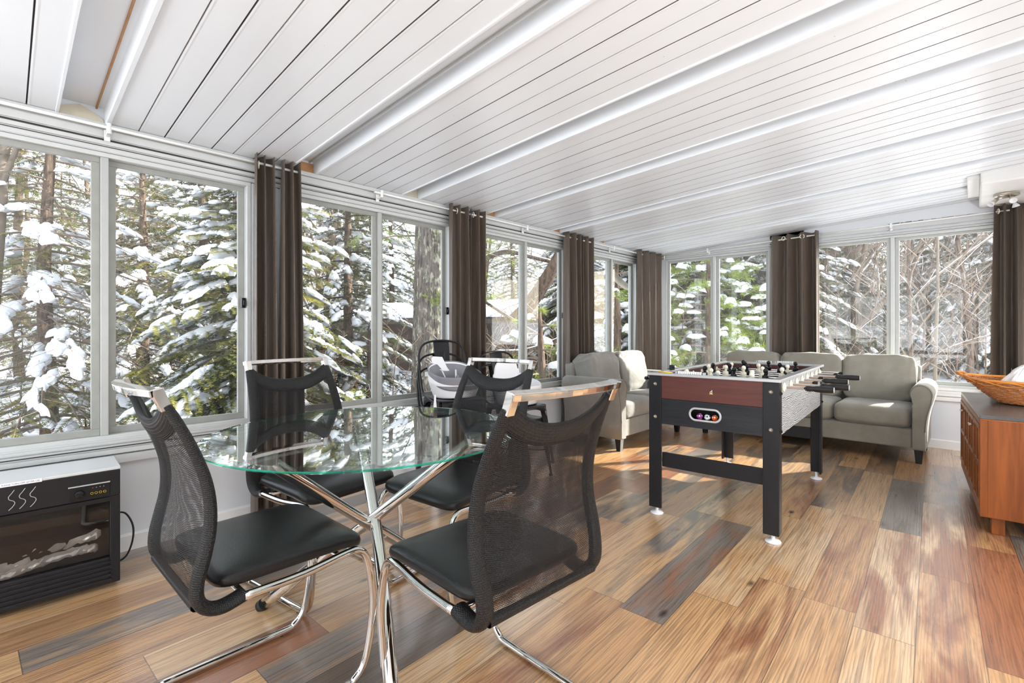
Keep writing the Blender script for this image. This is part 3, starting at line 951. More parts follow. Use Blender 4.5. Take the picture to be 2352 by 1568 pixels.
# ------------------------------------------------------------------ electric stove heater
st = empty('electric_stove', (-2.74, -.02, 0), math.radians(-2), 'black electric stove heater with smoked glass front and logs, under the left window', 'heater')
W2, D, H = .373, .235, .525   # front faces +x; local x from -D to 0
m = MB()
m.box(-D, -W2, .02, -.03, W2, H-.012)
obj('body', m, M['black_plastic'], st, .004)
m = MB(); m.box(-D-.02, -W2-.004, H-.012, .0, W2+.002, H); obj('top_plate', m, M['alu_light'], st, .003, label='pale metal top plate')
m = MB()
m.box(-.03, -W2, H-.125, .0, W2, H-.012)           # fascia
m.box(-.03, -W2, .02, .0, -W2+.035, H-.125); m.box(-.03, W2-.035, .02, .0, W2, H-.125)
m.box(-.03, -W2+.035, .02, .0, W2-.035, .135)
fas = obj('front_frame', m, M['black_satin'], st, .003)
m = MB()
for k in range(5): m.box(-.002, -W2+.04, .035+k*.019, .006, W2-.03, .045+k*.019)
obj('louvre', m, M['black_satin'], fas, .0015)
m = MB(); m.box(-.006, -W2+.03, H-.145, .002, W2-.03, H-.127); obj('vent_slot', m, M['dark'], fas)
m = MB(); m.box(-.006, W2-.17, H-.118, .003, W2-.035, H-.06); pn = obj('control_panel', m, M['dark'], st, .002)
m = MB(); m.box(.002, W2-.17, H-.061, .006, W2-.035, H-.056); obj('panel_trim', m, M['silver_paint'], pn)
m = MB(); m.lathe([(0,.012),(.014,.012),(.017,.0)], 20, c=(.003, W2-.135, H-.092), M=Ry(PI/2)); m.obox((.018, W2-.135, H-.092), (.012,.026,.007), Rx(-.6)); obj('knob', m, M['black_plastic'], pn)
for k in range(4):
    m = MB(); c = Vector((.0045, W2-.095+k*.014, H-.097))
    m.tube([c+Vector((0,.0045*math.cos(a),.0045*math.sin(a))) for a in [2*PI*i/14 for i in range(14)]], .0006, 5, closed=True, up=(1,0,0))
    obj('button', m, M['yellow'], pn)
    m = MB(); m.lathe([(0,.001),(.0016,.001),(.0016,0)], 8, c=(.003, W2-.092+k*.012, H-.074), M=Ry(PI/2)); obj('indicator', m, M['red'] if k == 0 else M['silver_paint'], pn)
m = MB(); m.box(-.001, -W2+.035, .135, .0, W2-.035, H-.145)
m2 = MB(); m2.box(-.022, -W2+.035, .135, -.019, W2-.035, H-.145)
obj('glass_door', m2, M['smoked'], st)
# firebox and logs
m = MB(); m.box(-D+.01, -W2+.035, .135, -D+.015, W2-.035, H-.145); obj('firebox_back', m, M['dark'], st)
def logf(m, a, b, r, seed):
    a = Vector(a); b = Vector(b); rr = random.Random(seed); n_ = 26
    P = [a.lerp(b, i/n_)+Vector((0,0,.012*math.sin(4*i/n_+seed))) for i in range(n_+1)]
    V = []
    for i, p in enumerate(P):
        for k in range(12):
            th = 2*PI*k/12; q = r*(1+.35*noise.noise(Vector((i*.5, k*.9, seed))))*(.8 if i in (0,n_) else 1)
            V.append(p+Vector((math.cos(th)*q, 0, math.sin(th)*q)))
    F = [(i*12+k, i*12+(k+1)%12, (i+1)*12+(k+1)%12, (i+1)*12+k) for i in range(n_) for k in range(12)]
    F += [tuple(range(12)), tuple(n_*12+k for k in range(12))]
    m.add(V, F, True)
for (a, b, r_, s_) in (((-.06,-.32,.185),(-.06,.10,.20),.034,1), ((-.07,-.10,.205),(-.05,.31,.245),.030,2), ((-.10,-.30,.24),(-.09,.06,.25),.030,3), ((-.045,.0,.165),(-.045,.30,.175),.024,5)):
    m = MB(); logf(m, a, b, r_, s_); obj('log', m, M['log'], st)
m = MB(); m.grid(lambda u, v: (-.20+.17*v, -.335+.67*u, .165+.035*noise.noise(Vector((u*14, v*6, 2)))-.01*v), 60, 14); obj('ember_bed', m, M['log'], st)
# steam marks, label
for k in range(3):
    m = MB(); y = .035+k*.030
    P = [(.0012, y+.012, H-.030), (.0012, y+.004, H-.043), (.0012, y-.004, H-.055), (.0012, y-.002, H-.066), (.0012, y+.010, H-.074), (.0012, y+.013, H-.084), (.0012, y+.006, H-.097), (.0012, y-.004, H-.108)]
    m.tube(smoothpath(P, 5), .0012, 6); obj('flame_mark', m, M['silver_paint'], fas)
m = MB(); m.box(-.004, .005, H-.0135, .0022, .125, H-.0005); lb = obj('label_strip', m, M['label_white'], st, label='white strip reading PLEASE TURN OFF AFTER USE')
def text(name, body, size, loc, rot, mat, parent, extrude=.0003, align='CENTER'):
    cu = bpy.data.curves.new(name, 'FONT'); cu.body = body; cu.size = size; cu.extrude = extrude
    cu.align_x = align; cu.align_y = 'CENTER'
    tmp = bpy.data.objects.new('tmp', cu)
    me = bpy.data.meshes.new_from_object(tmp); bpy.data.objects.remove(tmp)
    me.materials.clear(); me.materials.append(mat)
    o = bpy.data.objects.new(name, me); C.objects.link(o); o.parent = parent; o.location = loc; o.rotation_euler = rot
    return o
text('lettering', 'PLEASE TURN OFF AFTER USE', .0082, (.0024, .065, H-.007), (PI/2, 0, PI/2), M['ink'], lb)
# power cord
m = MB(); m.tube(smoothpath([(-.15,W2-.01,.28),(-.13,W2+.03,.275),(-.10,W2+.055,.22),(-.09,W2+.052,.15),(-.11,W2+.03,.08),(-.14,W2-.01,.05)], 6), .004, 8)
obj('power_cord', m, M['rubber'], st, label='black cord looping at the side')

# ------------------------------------------------------------------ foosball table
fb = empty('foosball_table', (-1.135, 3.52, 0), math.radians(3.6), 'foosball table with dark wood cabinet and black legs, in front of the sofa', 'foosball table')
fw, fl, ft = .352, .75, .868     # half width, half length, rim height
m = MB(); m.box(-fw+.01, -fl, .715, fw-.01, -fl+.022, ft-.014); obj('end_panel', m, M['mahogany'], fb, .001, label='dark red wood end panel')
m = MB(); m.box(-fw+.01, fl-.022, .715, fw-.01, fl, ft-.014); obj('end_panel', m, M['mahogany'], fb, .001, label='dark red wood end panel')
# lower front panel with an oval opening
def holed_panel(m, x0, x1, z0, z1, cx, cz, a, r, y0, y1, n=64):
    inner = []
    for i in range(n):
        th = 2*PI*i/n; c, s_ = math.cos(th), math.sin(th)
        inner.append((cx + math.copysign(a, c)*(1 if abs(c) > 1e-9 else 0) + r*c, cz + r*s_))
    outer = []
    for (px_, pz_) in inner:
        dx, dz = px_-cx, pz_-cz
        k = min(((x1-cx)/dx if dx > 1e-9 else ((x0-cx)/dx if dx < -1e-9 else 1e9)), ((z1-cz)/dz if dz > 1e-9 else ((z0-cz)/dz if dz < -1e-9 else 1e9)))
        outer.append((cx+dx*k, cz+dz*k))
    for (qx, qz) in ((x0,z0),(x1,z0),(x1,z1),(x0,z1)):
        i = min(range(n), key=lambda j: (outer[j][0]-qx)**2+(outer[j][1]-qz)**2); outer[i] = (qx, qz)
    V = [(x, y0, z) for x, z in outer]+[(x, y0, z) for x, z in inner]+[(x, y1, z) for x, z in outer]+[(x, y1, z) for x, z in inner]
    F = []
    for i in range(n):
        j = (i+1) % n
        F += [(i, j, n+j, n+i), (2*n+j, 2*n+i, 3*n+i, 3*n+j), (n+i, n+j, 3*n+j, 3*n+i), (j, i, 2*n+i, 2*n+j)]
    m.add(V, F)
    return inner
m = MB(); inner = holed_panel(m, -fw+.01, fw-.01, .560, .713, -.022, .640, .052, .034, -fl, -fl+.02)
obj('lower_panel', m, M['blackwood'], fb, label='black grained lower panel')
m = MB(); m.tube([(x, -fl-.003, z) for x, z in inner], .0065, 8, closed=True, up=(0,1,0)); obj('ball_return_ring', m, M['silver_paint'], fb, label='silver oval ball return')
m = MB(); m.box(-.15, -fl+.02, .565, .11, -fl+.025, .60); m.box(-.15, -fl+.085, .565, .11, -fl+.09, .71); m.box(-.15, -fl+.02, .590, .11, -fl+.09, .605); m.box(-.15,-fl+.02,.70,.11,-fl+.09,.705)
obj('ball_tray', m, M['dark'], fb)
m = MB(); m.box(-fw+.01, fl-.02, .560, fw-.01, fl, .713); obj('lower_panel', m, M['blackwood'], fb, .001)
for sx_ in (-1, 1):
    x0, x1 = sorted((sx_*(fw-.022), sx_*fw))
    m = MB(); m.box(x0, -fl+.01, .758, x1, fl-.01, ft-.014); obj('side_rail', m, M['silver_paint'], fb, .001, label='silver-grey upper side rail')
    m = MB(); m.box(x0, -fl+.01, .565, x1, fl-.01, .7575); obj('side_panel', m, M['side_sheen'], fb, .001, label='black wood-grain side panel with painted pale sheen')
# inner lining and playfield
m = MB(); m.box(-fw+.03, -fl+.03, .70, fw-.03, fl-.03, .715); obj('playfield', m, M['blackwood'], fb)
m = MB()
m.box(-fw+.022, -fl+.022, .715, -fw+.030, fl-.022, ft-.01); m.box(fw-.030, -fl+.022, .715, fw-.022, fl-.022, ft-.01)
m.box(-fw+.03, -fl+.022, .715, fw-.03, -fl+.030, ft-.01); m.box(-fw+.03, fl-.030, .715, fw-.03, fl-.022, ft-.01)
obj('inner_wall', m, M['mahogany'], fb, label='dark red inner walls')
m = MB(); o_ = .014
for (a, b, c, d) in ((-fw-o_, -fl-o_, fw+o_, -fl+.034), (-fw-o_, fl-.034, fw+o_, fl+o_), (-fw-o_, -fl+.034, -fw+.032, fl-.034), (fw-.032, -fl+.034, fw+o_, fl-.034)):
    m.box(a, b, ft-.016, c, d, ft)
obj('top_rim', m, M['silver_paint'], fb, .003, label='pale silver top rim')
for sy in (-1, 1):
    for sx_ in (-1, 1):
        m = MB()
        xo, yo = sx_*(fw+.006), sy*(fl+.006)
        x1 = xo - sx_*.078; y1 = yo - sy*.072; tk = .014
        m.box(*(min(xo,x1), min(yo, yo-sy*tk), .045), *(max(xo,x1), max(yo, yo-sy*tk), ft-.018))
        m.box(*(min(xo, xo-sx_*tk), min(yo-sy*tk,y1), .045), *(max(xo, xo-sx_*tk), max(yo-sy*tk,y1), ft-.018))
        lg = obj('leg', m, M['black_satin'], fb, .003)
        cxp, cyp = xo-sx_*.036, yo-sy*.036
        m = MB(); m.lathe([(.0,.052),(.009,.052),(.009,.016),(.036,.010),(.040,.004),(.038,0),(0,0)], 28, c=(cxp, cyp, 0)); obj('leveler', m, M['white_plastic'], lg, label='white adjustable foot')
        for z in (.60, .80):
            for (c_, ax) in (((xo-sx_*.040, yo, z), 'y'), ((xo, yo-sy*.040, z-.008), 'x')):
                Mx = Rx(sy*-PI/2) if ax == 'y' else Ry(sx_*PI/2)
                m = MB(); m.lathe([(.0115,0),(.0115,.002),(.008,.003),(.008,.006),(.005,.009),(.0,.0095)], 18, c=c_, M=Mx); obj('bolt', m, M['nickel'] if ax == 'y' else M['black_satin'], lg)
    yo = sy*(fl-.012)
    m = MB(); m.box(-fw+.07, min(yo, yo-sy*.016), .298, fw-.07, max(yo, yo-sy*.016), .385); obj('stretcher', m, M['black_satin'], fb, .002)
m = MB(); m.box(-.06,fl-.12,.20,.06,fl-.105,.56)
# small letter mark on the end panel
text('maker_mark', 'd', .030, (.012, -fl-.0012, .775), (PI/2, 0, 0), M['white'], fb, .0005)
m = MB(); m.box(.002, -fl-.002, .7625, .022, -fl, .7655); obj('maker_mark', m, M['yellow'], fb)
# rods with players
def rod_tree(y, side, team, n, sl):
    z = .818
    m = MB(); xa, xb = (-fw-.10+sl, fw+.20+sl) if side > 0 else (-fw-.20+sl, fw+.10+sl)
    m.tube([(xa,y,z),(xb,y,z)], .0078, 10); rd = obj('player_rod', m, M['chrome'], fb)
    # grip
    x0 = (xb if side > 0 else xa)
    R_ = Ry(side*PI/2)
    m = MB(); m.lathe([(.012,-.125),(.0155,-.115),(.0155,-.105),(.013,-.095),(.0165,-.075),(.0175,-.04),(.0165,-.008),(.014,0),(0,0)], 14, c=(x0+side*.012, y, z), M=R_); obj('grip', m, M['black_plastic'], rd, label='black grip')
    m = MB(); m.lathe([(.0145,0),(.0145,.003),(0,.003)], 14, c=(x0+side*.012, y, z), M=R_); obj('grip_end', m, M['silver_paint'], rd)
    xe = xa if side > 0 else xb
    m = MB(); m.tube([(xe-.008*(-side),y,z),(xe+side*.012*-1,y,z)], .0105, 10); obj('end_cap', m, M['black_plastic'], rd)
    for s2 in (-1, 1):
        m = MB(); m.lathe([(.024,0),(.026,.003),(.024,.008),(.012,.010),(.011,.016),(0,.016)], 20, c=(s2*(fw+.0), y, z), M=Ry(s2*PI/2)); obj('bearing', m, M['cream_plastic'], rd, label='pale bearing disc')
        m = MB(); xx = s2*(fw-.028)
        m.lathe([(.022,0),(.022,.004),(.012,.006),(0,.006)], 16, c=(xx, y, z), M=Ry(-s2*PI/2)); obj('inner_disc', m, M['cream_plastic'], rd)
    mat = M['cream_plastic'] if team else M['black_plastic']
    sp_ = {1: .0, 2: .24, 3: .185, 5: .115}[n]
    tilt = .22*math.sin(y*31)
    for k in range(n):
        px_ = (k-(n-1)/2)*sp_ + sl*.45
        Q = Rx(tilt)
        m = MB(); cc = Vector((px_, y, z))
        m.sup(cc+Q@Vector((0,0,.056)), (.0145,.0145,.0165), 1, 1, 14, 10)
        m.lathe([(.010,.03),(.0185,.026),(.0195,.012),(.0150,-.012),(.012,-.03),(.010,-.060),(.011,-.078)], 12, c=cc, M=Q)
        m.obox(cc+Q@Vector((0,-.002,-.086)), (.022,.014,.022), Q)
        m.lathe([(.007,.045),(.010,.03)], 10, c=cc, M=Q)
        m.lathe([(.0125,-.018),(.0125,.018)], 12, c=cc, M=Ry(PI/2))
        obj('foosball_player', m, mat, rd)
    for k in ((-1), (1)):
        m = MB()
        for q in range(4): m.lathe([(.0095,0),(.0135,.002),(.0135,.004),(.0095,.006)], 14, c=(k*(.62*sp_ if n == 1 else (n-1)/2*sp_+.036)+sl*.45+q*.0065*k, y, z), M=Ry(PI/2))
        obj('bumper', m, M['black_plastic'], rd)
spec = [(1,1,3,.05),(1,1,2,-.02),(-1,0,3,.02),(1,1,5,.03),(-1,0,5,-.03),(1,1,3,-.05),(-1,0,2,.03),(-1,0,3,-.03)]
spec = [(1,1,3,.03),(1,1,2,.11),(-1,0,3,.0),(1,1,5,.05),(-1,0,5,-.03),(1,1,3,.10),(-1,0,2,.04),(-1,0,3,.06)]
for k, (side, team, n, sl) in enumerate(spec):
    rod_tree(-fl+.13+k*(2*fl-.26)/7, side, team, n, sl*.6)
# bead scorers on the end rims
def scorer(x0, x1, y, nb):
    m = MB(); m.tube([(x0,y,ft+.009),(x1,y,ft+.009)], .0025, 6)
    m.box(x0-.012,y-.010,ft,x0,y+.010,ft+.014); m.box(x1,y-.010,ft,x1+.012,y+.010,ft+.014)
    s_ = obj('score_counter', m, M['silver_paint'], fb)
    w = .0125
    for k in range(nb):
        m = MB(); xx = x0+.004+k*w; m.box(xx, y-.0085, ft+.0005, xx+w*.86, y+.0085, ft+.0165); obj('score_bead', m, M['white_plastic'], s_, .0015)
scorer(-.185, -.035, -fl+.012, 11)
scorer(-.09, .00, fl-.012, 6)
scorer(.05, .17, fl-.012, 9)

# loose things on the foosball table
def fpt(x, y, z):
    p = Matrix.Rotation(math.radians(3.6), 4, 'Z') @ Vector((x, y, z)); return (p.x-1.135, p.y+3.52, z)
pc = empty('pencil', fpt(-.262, -fl+.010, ft), math.radians(-4), 'short yellow pencil lying on the near rim of the foosball table', 'pencil')
m = MB(); m.tube([(-.045,0,.0045),(.040,0,.0045)], .0042, 6); obj('shaft', m, M['yellow'], pc)
m = MB(); m.lathe([(.0042,0),(.0,.014)], 8, c=(.040,0,.0045), M=Ry(PI/2)); obj('tip', m, M['cream_plastic'], pc)
m = MB(); m.box(-.016,-.012,0,.016,.012,.018); o = obj('acrylic_block', m, M['clear'], None, .003); o.location = fpt(.035, -fl+.012, ft); o.rotation_euler = (0,0,math.radians(3.6))
tag(o, 'small clear block on the near rim of the foosball table', 'block')
m = MB(); m.box(-.014,-.014,0,.014,.014,.034); m.box(-.017,-.010,.012,.017,.010,.024)
o = obj('chalk_block', m, M['black_plastic'], None, .004); o.location = fpt(-.318, -fl+.26, ft); tag(o, 'small black block on the left rim of the foosball table', 'block')
def ball(label, x, col, spot, sr):
    t = NT('ball_'+label.split()[0]); v = t.n('TexVoronoi', _Vector=t.coord(), _Scale=sr).outputs['Distance']
    t.bsdf(t.mix(t.math('LESS_THAN', v, .30), col, spot), .3)
    m = MB(); m.sup((0,0,0), (.0175,.0175,.0175), 1, 1, 24, 16)
    o = obj('foosball', m, t.m); o.location = fpt(x, -fl+.042, .6225); tag(o, label, 'ball', 'small balls in the foosball return'); return o
ball('orange and white small ball in the foosball return opening', .020, (.9,.12,.02), (.9,.88,.85), 60)
ball('white and black small ball in the foosball return opening', -.022, (.85,.86,.88), (.03,.03,.04), 60)
ball('purple and white small ball at the left of the foosball return opening', -.066, (.30,.03,.25), (.8,.75,.8), 60)

# ------------------------------------------------------------------ sofas
def nz(p, s_, seed): return noise.noise(Vector((p[0]*s_+seed, p[1]*s_, p[2]*s_)))
def cushion(c, h, seed, e1=.35, e2=.28, wr=.010, M_=None, top=.0, sag=0):
    def fn(p, q):
        b = Vector(q)
        k = .012
        # seams pull in, faces puff out
        b = Vector((q.x*(1+top*p.z), q.y, q.z))
        n_ = wr*(nz(q, 9, seed) + .6*nz(q, 21, seed+9))
        r_ = Vector((p.x, p.y, p.z)); r_.normalize()
        w = wr*.9*math.sin(q.x*38+4*nz(q,5,seed)*3+q.z*30)*max(0, abs(p.z)*.6+.1)*abs(p.x)
        return b + r_*(n_+w*.5) + Vector((0, 0, -sag*(1-p.x*p.x)*(1 if p.z > 0 else 0)))
    m = MB(); m.sup(c, h, e1, e2, 72, 30, fn, M_); return m
def arm(x, side, y0, y1, ztop=.66, name='arm', parent=None, mat=None, pm=None):
    """rolled arm, side=+1 rolls outward to +x; front at y0"""
    s_ = side
    def R_(a): return (x+s_*(.062+.078*math.cos(a)), ztop-.085+.085*math.sin(a))
    P = [(x, .115), (x, ztop-.17), (x-s_*.005, ztop-.12)]
    P += [R_(PI*(1.02-k/14*1.12)) for k in range(15)]
    P += [(x+s_*.130, ztop-.155), (x+s_*.116, ztop-.205), (x+s_*.102, ztop-.265), (x+s_*.093, ztop-.33), (x+s_*.088, .27), (x+s_*.088, .115)]
    n_ = 10
    def sec(y, sc):
        c = Vector((x+s_*.05, .38)); out = []
        for (a, b) in P: out.append((c.x+(a-c.x)*sc, y, c.y+(b-c.y)*(1-(1-sc)*.35)))
        return out
    V = []; ys = [(y0, .86), (y0+.004, .94), (y0+.014, .99), (y0+.03, 1.0)] + [(y0+.03+(y1-y0-.04)*k/6, 1.0) for k in range(1, 7)] + [(y1, .96)]
    k_ = len(P)
    for (y, sc) in ys: V += sec(y, sc)
    F = [(i*k_+j, i*k_+(j+1)%k_, (i+1)*k_+(j+1)%k_, (i+1)*k_+j) for i in range(len(ys)-1) for j in range(k_)]
    m = MB(); m.add(V, F, True)
    m.f += [tuple(reversed(range(k_))), tuple((len(ys)-1)*k_+j for j in range(k_))]; m.sm += [False, False]; m.mi += [0, 0]
    a = obj(name, m, mat, parent)
    m = MB(); m.tube([(q[0], y0+.002, q[2]) for q in sec(y0, .90)][1:-1], .0045, 6, up=(0,1,0)); obj('piping', m, pm, a)
    return a
def sleg(parent, x, y, s_=.031, h=.12):
    m = MB(); t_ = .66
    m.hexa([(x-s_*t_,y-s_*t_,0),(x+s_*t_,y-s_*t_,0),(x+s_*t_,y+s_*t_,0),(x-s_*t_,y+s_*t_,0)], [(x-s_,y-s_,h),(x+s_,y-s_,h),(x+s_,y+s_,h),(x-s_,y+s_,h)])
    obj('leg', m, M['black_satin'], parent, .002)
def sofa(r, w2, d, nc, mat, pm, seed, back_tilt=.16, loose=0):
    """front at y=0, back at y=d; seats between -w2..w2"""
    m = MB(); m.box(-w2, .02, .12, w2, d-.05, .285); obj('base', m, mat, r, .012, 3)
    m = MB(); m.hexa([(-w2-.02,d-.17,.15),(w2+.02,d-.17,.15),(w2+.02,d-.03,.15),(-w2-.02,d-.03,.15)], [(-w2-.02,d-.11,.80),(w2+.02,d-.11,.80),(w2+.02,d,.80),(-w2-.02,d,.80)])
    obj('back_frame', m, mat, r, .03, 4)
    cw = w2/nc
    for k in range(nc):
        cx2 = -w2+cw*(2*k+1)
        m = cushion((cx2, .29, .375), (cw*.985, .30, .098), seed+k, .40, .20, .006)
        obj('seat_cushion', m, mat, r)
        Mt = Rx(back_tilt*-1)
        m = cushion((cx2, d-.22, .665), (cw*.995, .125, .228), seed+10+k, .36, .30, .014+loose, Mt, .02)
        obj('back_cushion', m, mat, r)
    arm(w2+.002, 1, -.02, d-.06, .675, 'arm', r, mat, pm)
    arm(-w2-.002, -1, -.02, d-.06, .675, 'arm', r, mat, pm)
    for sx_ in (-1, 1):
        sleg(r, sx_*(w2+.045), .03); sleg(r, sx_*(w2+.045), d-.12)
so = empty('sofa', (-1.235, 5.325, 0), 0, 'long grey velvet sofa with three seat cushions along the far windows', 'sofa')
sofa(so, .862, .80, 3, M['sofa'], M['sofa_pipe'], 3)
lv = empty('loveseat', (-2.365, 4.585, 0), PI/2, 'small grey two-seat sofa against the left wall, sun falling on its cushions', 'sofa')
sofa(lv, .565, .70, 2, M['loveseat'], M['sofa_pipe'], 31, .18, .008)

# ------------------------------------------------------------------ cabinet with basket
cb = empty('wooden_cabinet', (.030, 3.716, 0), math.radians(4), 'orange-brown wooden cabinet with lattice doors and dark top, at the right edge', 'cabinet')
cl, cd, cz0, cz1 = 1.30, .64, .10, .66
m = MB(); m.box(.03, .0, cz0, cd, cl, cz1-.022); obj('body', m, M['walnut'], cb, .003)
m = MB(); m.box(.0, -.004, cz1-.022, cd+.01, cl+.004, cz1); obj('top', m, M['cabtop'], cb, .003, label='dark grey-brown top')
m = MB(); m.box(-.0, -.003, cz1-.028, cd+.01, cl+.003, cz1-.0225); obj('top_edge', m, M['walnut_h'], cb)
m = MB(); m.box(.0, 0, cz0, .03, cl, cz0+.05); m.box(.0, 0, cz1-.055, .03, cl, cz1-.028); obj('face_rail', m, M['walnut_h'], cb, .002)
for (a, b) in ((-.001,.012),(cl-.012,cl)): m = MB(); m.box(.0, a, cz0, .031, b, cz1-.0285); obj('side_stile', m, M['walnut'], cb, .002)
nd = 4; dw = cl/nd
for k in range(nd):
    y0 = k*dw+.006; y1 = (k+1)*dw-.006; z0 = cz0+.052; z1 = cz1-.057
    m = MB(); bw = .026
    m.box(-.004, y0, z0, .018, y0+bw, z1); m.box(-.004, y1-bw, z0, .018, y1, z1)
    m.box(-.004, y0+bw, z0, .018, y1-bw, z0+bw); m.box(-.004, y0+bw, z1-bw, .018, y1-bw, z1)
    zm = (z0+z1)/2; m.box(-.002, y0+bw, zm-.012, .016, y1-bw, zm+.012)
    ym = (y0+y1)/2; m.box(-.002, ym-.010, z0+bw, .016, ym+.010, zm-.012); m.box(-.002, ym-.010, zm+.012, .016, ym+.010, z1-bw)
    dr = obj('door', m, M['walnut_h'], cb, .002)
    m = MB(); m.box(.019, y0+.004, z0+.004, .022, y1-.004, z1-.004); obj('door_panel', m, M['walnut'], dr)
    m = MB()
    for (a, b) in ((z0+bw, zm-.012), (zm+.012, z1-bw)):
        for (c, d_) in ((y0+bw, ym-.010), (ym+.010, y1-bw)):
            m.prism([(c,a),(d_,a),(d_-.012,a+.012),(c+.012,a+.012)], .010, .019, 'x')
            m.prism([(c+.012,b-.012),(d_-.012,b-.012),(d_,b),(c,b)], .010, .019, 'x')
    obj('panel_moulding', m, M['walnut'], dr)
    yk = y1-bw*.5 if k % 2 == 0 else y0+bw*.5
    m = MB(); m.tube([(-.004,yk,.56),(-.022,yk,.56)], .004, 8); m.tube([(-.022,yk-.012,.56),(-.022,yk+.012,.56)], .0045, 8); obj('handle', m, M['nickel'], dr, label='small metal door handle')
for (x, y) in ((.05,.05), (.05,cl-.11), (cd-.1,.05), (cd-.1,cl-.11)):
    m = MB(); m.box(x, y, 0, x+.055, y+.055, cz0); obj('foot', m, M['walnut'], cb, .003)

bk = empty('wicker_basket', (.365, 4.42, .66), math.radians(-8), 'brown wicker basket holding white plastic, on the wooden cabinet', 'basket')
A0, B0, A1, B1, HB = .23, .155, .40, .285, .140
def bpt(t_, th):
    a = A0+(A1-A0)*t_**.8; b = B0+(B1-B0)*t_**.8
    c, s_ = math.cos(th), math.sin(th)
    up = .018*t_*t_*abs(c)**6
    return Vector((a*math.copysign(abs(c)**.8, c), b*math.copysign(abs(s_)**.8, s_), .008+HB*t_+up))
NS = 44
m = MB()
for k in range(NS):
    th = 2*PI*k/NS
    m.tube([bpt(j/8, th) for j in range(9)], .0032, 5)
obj('stake', m, M['wicker'], bk)
rows = 15
for j in range(rows):
    t_ = (j+.5)/rows; m = MB(); P = []
    for i in range(NS*3):
        th = 2*PI*i/(NS*3)
        p = bpt(t_, th); out = Vector((p.x, p.y, 0)).normalized()
        P.append(p + out*(.0042*math.cos(PI*(i/3.0)+(PI if j % 2 else 0))) + Vector((0,0,.0012*math.sin(i*1.7+j))))
    m.tube(P, .0046, 5, closed=True)
    obj('weave_row', m, M['wicker'], bk)
m = MB(); m.tube([bpt(1, 2*PI*i/72)+Vector((0,0,.004)) for i in range(72)], .0085, 8, closed=True); obj('rim', m, M['wicker_rim'], bk, label='thick orange-brown rim')
m = MB()
for off in (0, .5):
    P = []
    for i in range(144):
        th = 2*PI*i/144; w = math.sin(th*9+off*2*PI)
        p = bpt(1-.20*(.5-.5*w), th); out = Vector((p.x,p.y,0)).normalized()
        P.append(p+out*.011)
    m.tube(P, .0042, 5, closed=True)
obj('braid', m, M['wicker_rim'], bk)
for s_ in (-1, 1):
    m = MB()
    for dz in (0, .010):
        P = [Vector((s_*(A1-.015),-.075,HB+.015)), Vector((s_*(A1+.02),-.062,HB+.03+dz)), Vector((s_*(A1+.042),-.03,HB+.036+dz)), Vector((s_*(A1+.046),.0,HB+.036+dz)), Vector((s_*(A1+.042),.03,HB+.036+dz)), Vector((s_*(A1+.02),.062,HB+.03+dz)), Vector((s_*(A1-.015),.075,HB+.015))]
        m.tube(smoothpath(P, 5), .006, 6)
    obj('handle', m, M['wicker_rim'], bk)
m = MB(); m.lathe([(0,0),(1,0)], 40, c=(0,0,.006), M=Matrix(((A0,0,0),(0,B0,0),(0,0,1)))); m.lathe([(1,0),(1,.004),(0,.004)], 40, c=(0,0,.006), M=Matrix(((A0,0,0),(0,B0,0),(0,0,1)))); obj('bottom', m, M['wicker'], bk)
# plastic tub and crumpled bag inside the basket
m = MB()
def rr(w, d_, z, n_=40, e=.22):
    return [(math.copysign(abs(math.cos(2*PI*k/n_))**e, math.cos(2*PI*k/n_))*w, math.copysign(abs(math.sin(2*PI*k/n_))**e, math.sin(2*PI*k/n_))*d_, z) for k in range(n_)]
V = rr(.145,.085,0)+rr(.175,.105,.180)+rr(.180,.110,.182)+rr(.180,.110,.195)+rr(.170,.100,.195)+rr(.14,.08,.006)
F = [tuple(reversed(range(40))), tuple(200+k for k in range(40))]
for j in range(5): F += [(j*40+k, j*40+(k+1)%40, (j+1)*40+(k+1)%40, (j+1)*40+k) for k in range(40)]
m.add(V, F, True); o = obj('plastic_tub', m, M['paper'], None)
o.location = (.405, 4.44, .678); o.rotation_euler = (0, .0, math.radians(-8)); tag(o, 'frosted white plastic tub sitting in the wicker basket', 'tub')
m = MB()
def bag(u, v):
    th = 2*PI*u; t_ = v
    r_ = .060*(1-t_)**.8+.012 + .022*noise.noise(Vector((math.cos(th)*3, math.sin(th)*3, t_*3)))*(1-.3*t_)
    return (math.cos(th)*r_*1.2 + .01*t_ + .06*t_*t_, math.sin(th)*r_*.8 - .02*t_, .205*t_ + .012*noise.noise(Vector((math.cos(th)*4, math.sin(th)*4, 7+t_*2))))
m.grid(bag, 56, 26, cu=True); o = obj('plastic_bag', m, M['paper'], None)
o.location = (.185, 4.385, .705); o.rotation_euler = (0, 0, -.4); tag(o, 'crumpled white plastic bag poking out of the wicker basket', 'bag')
s2 = o.modifiers.new('thick', 'SOLIDIFY'); s2.thickness = .002

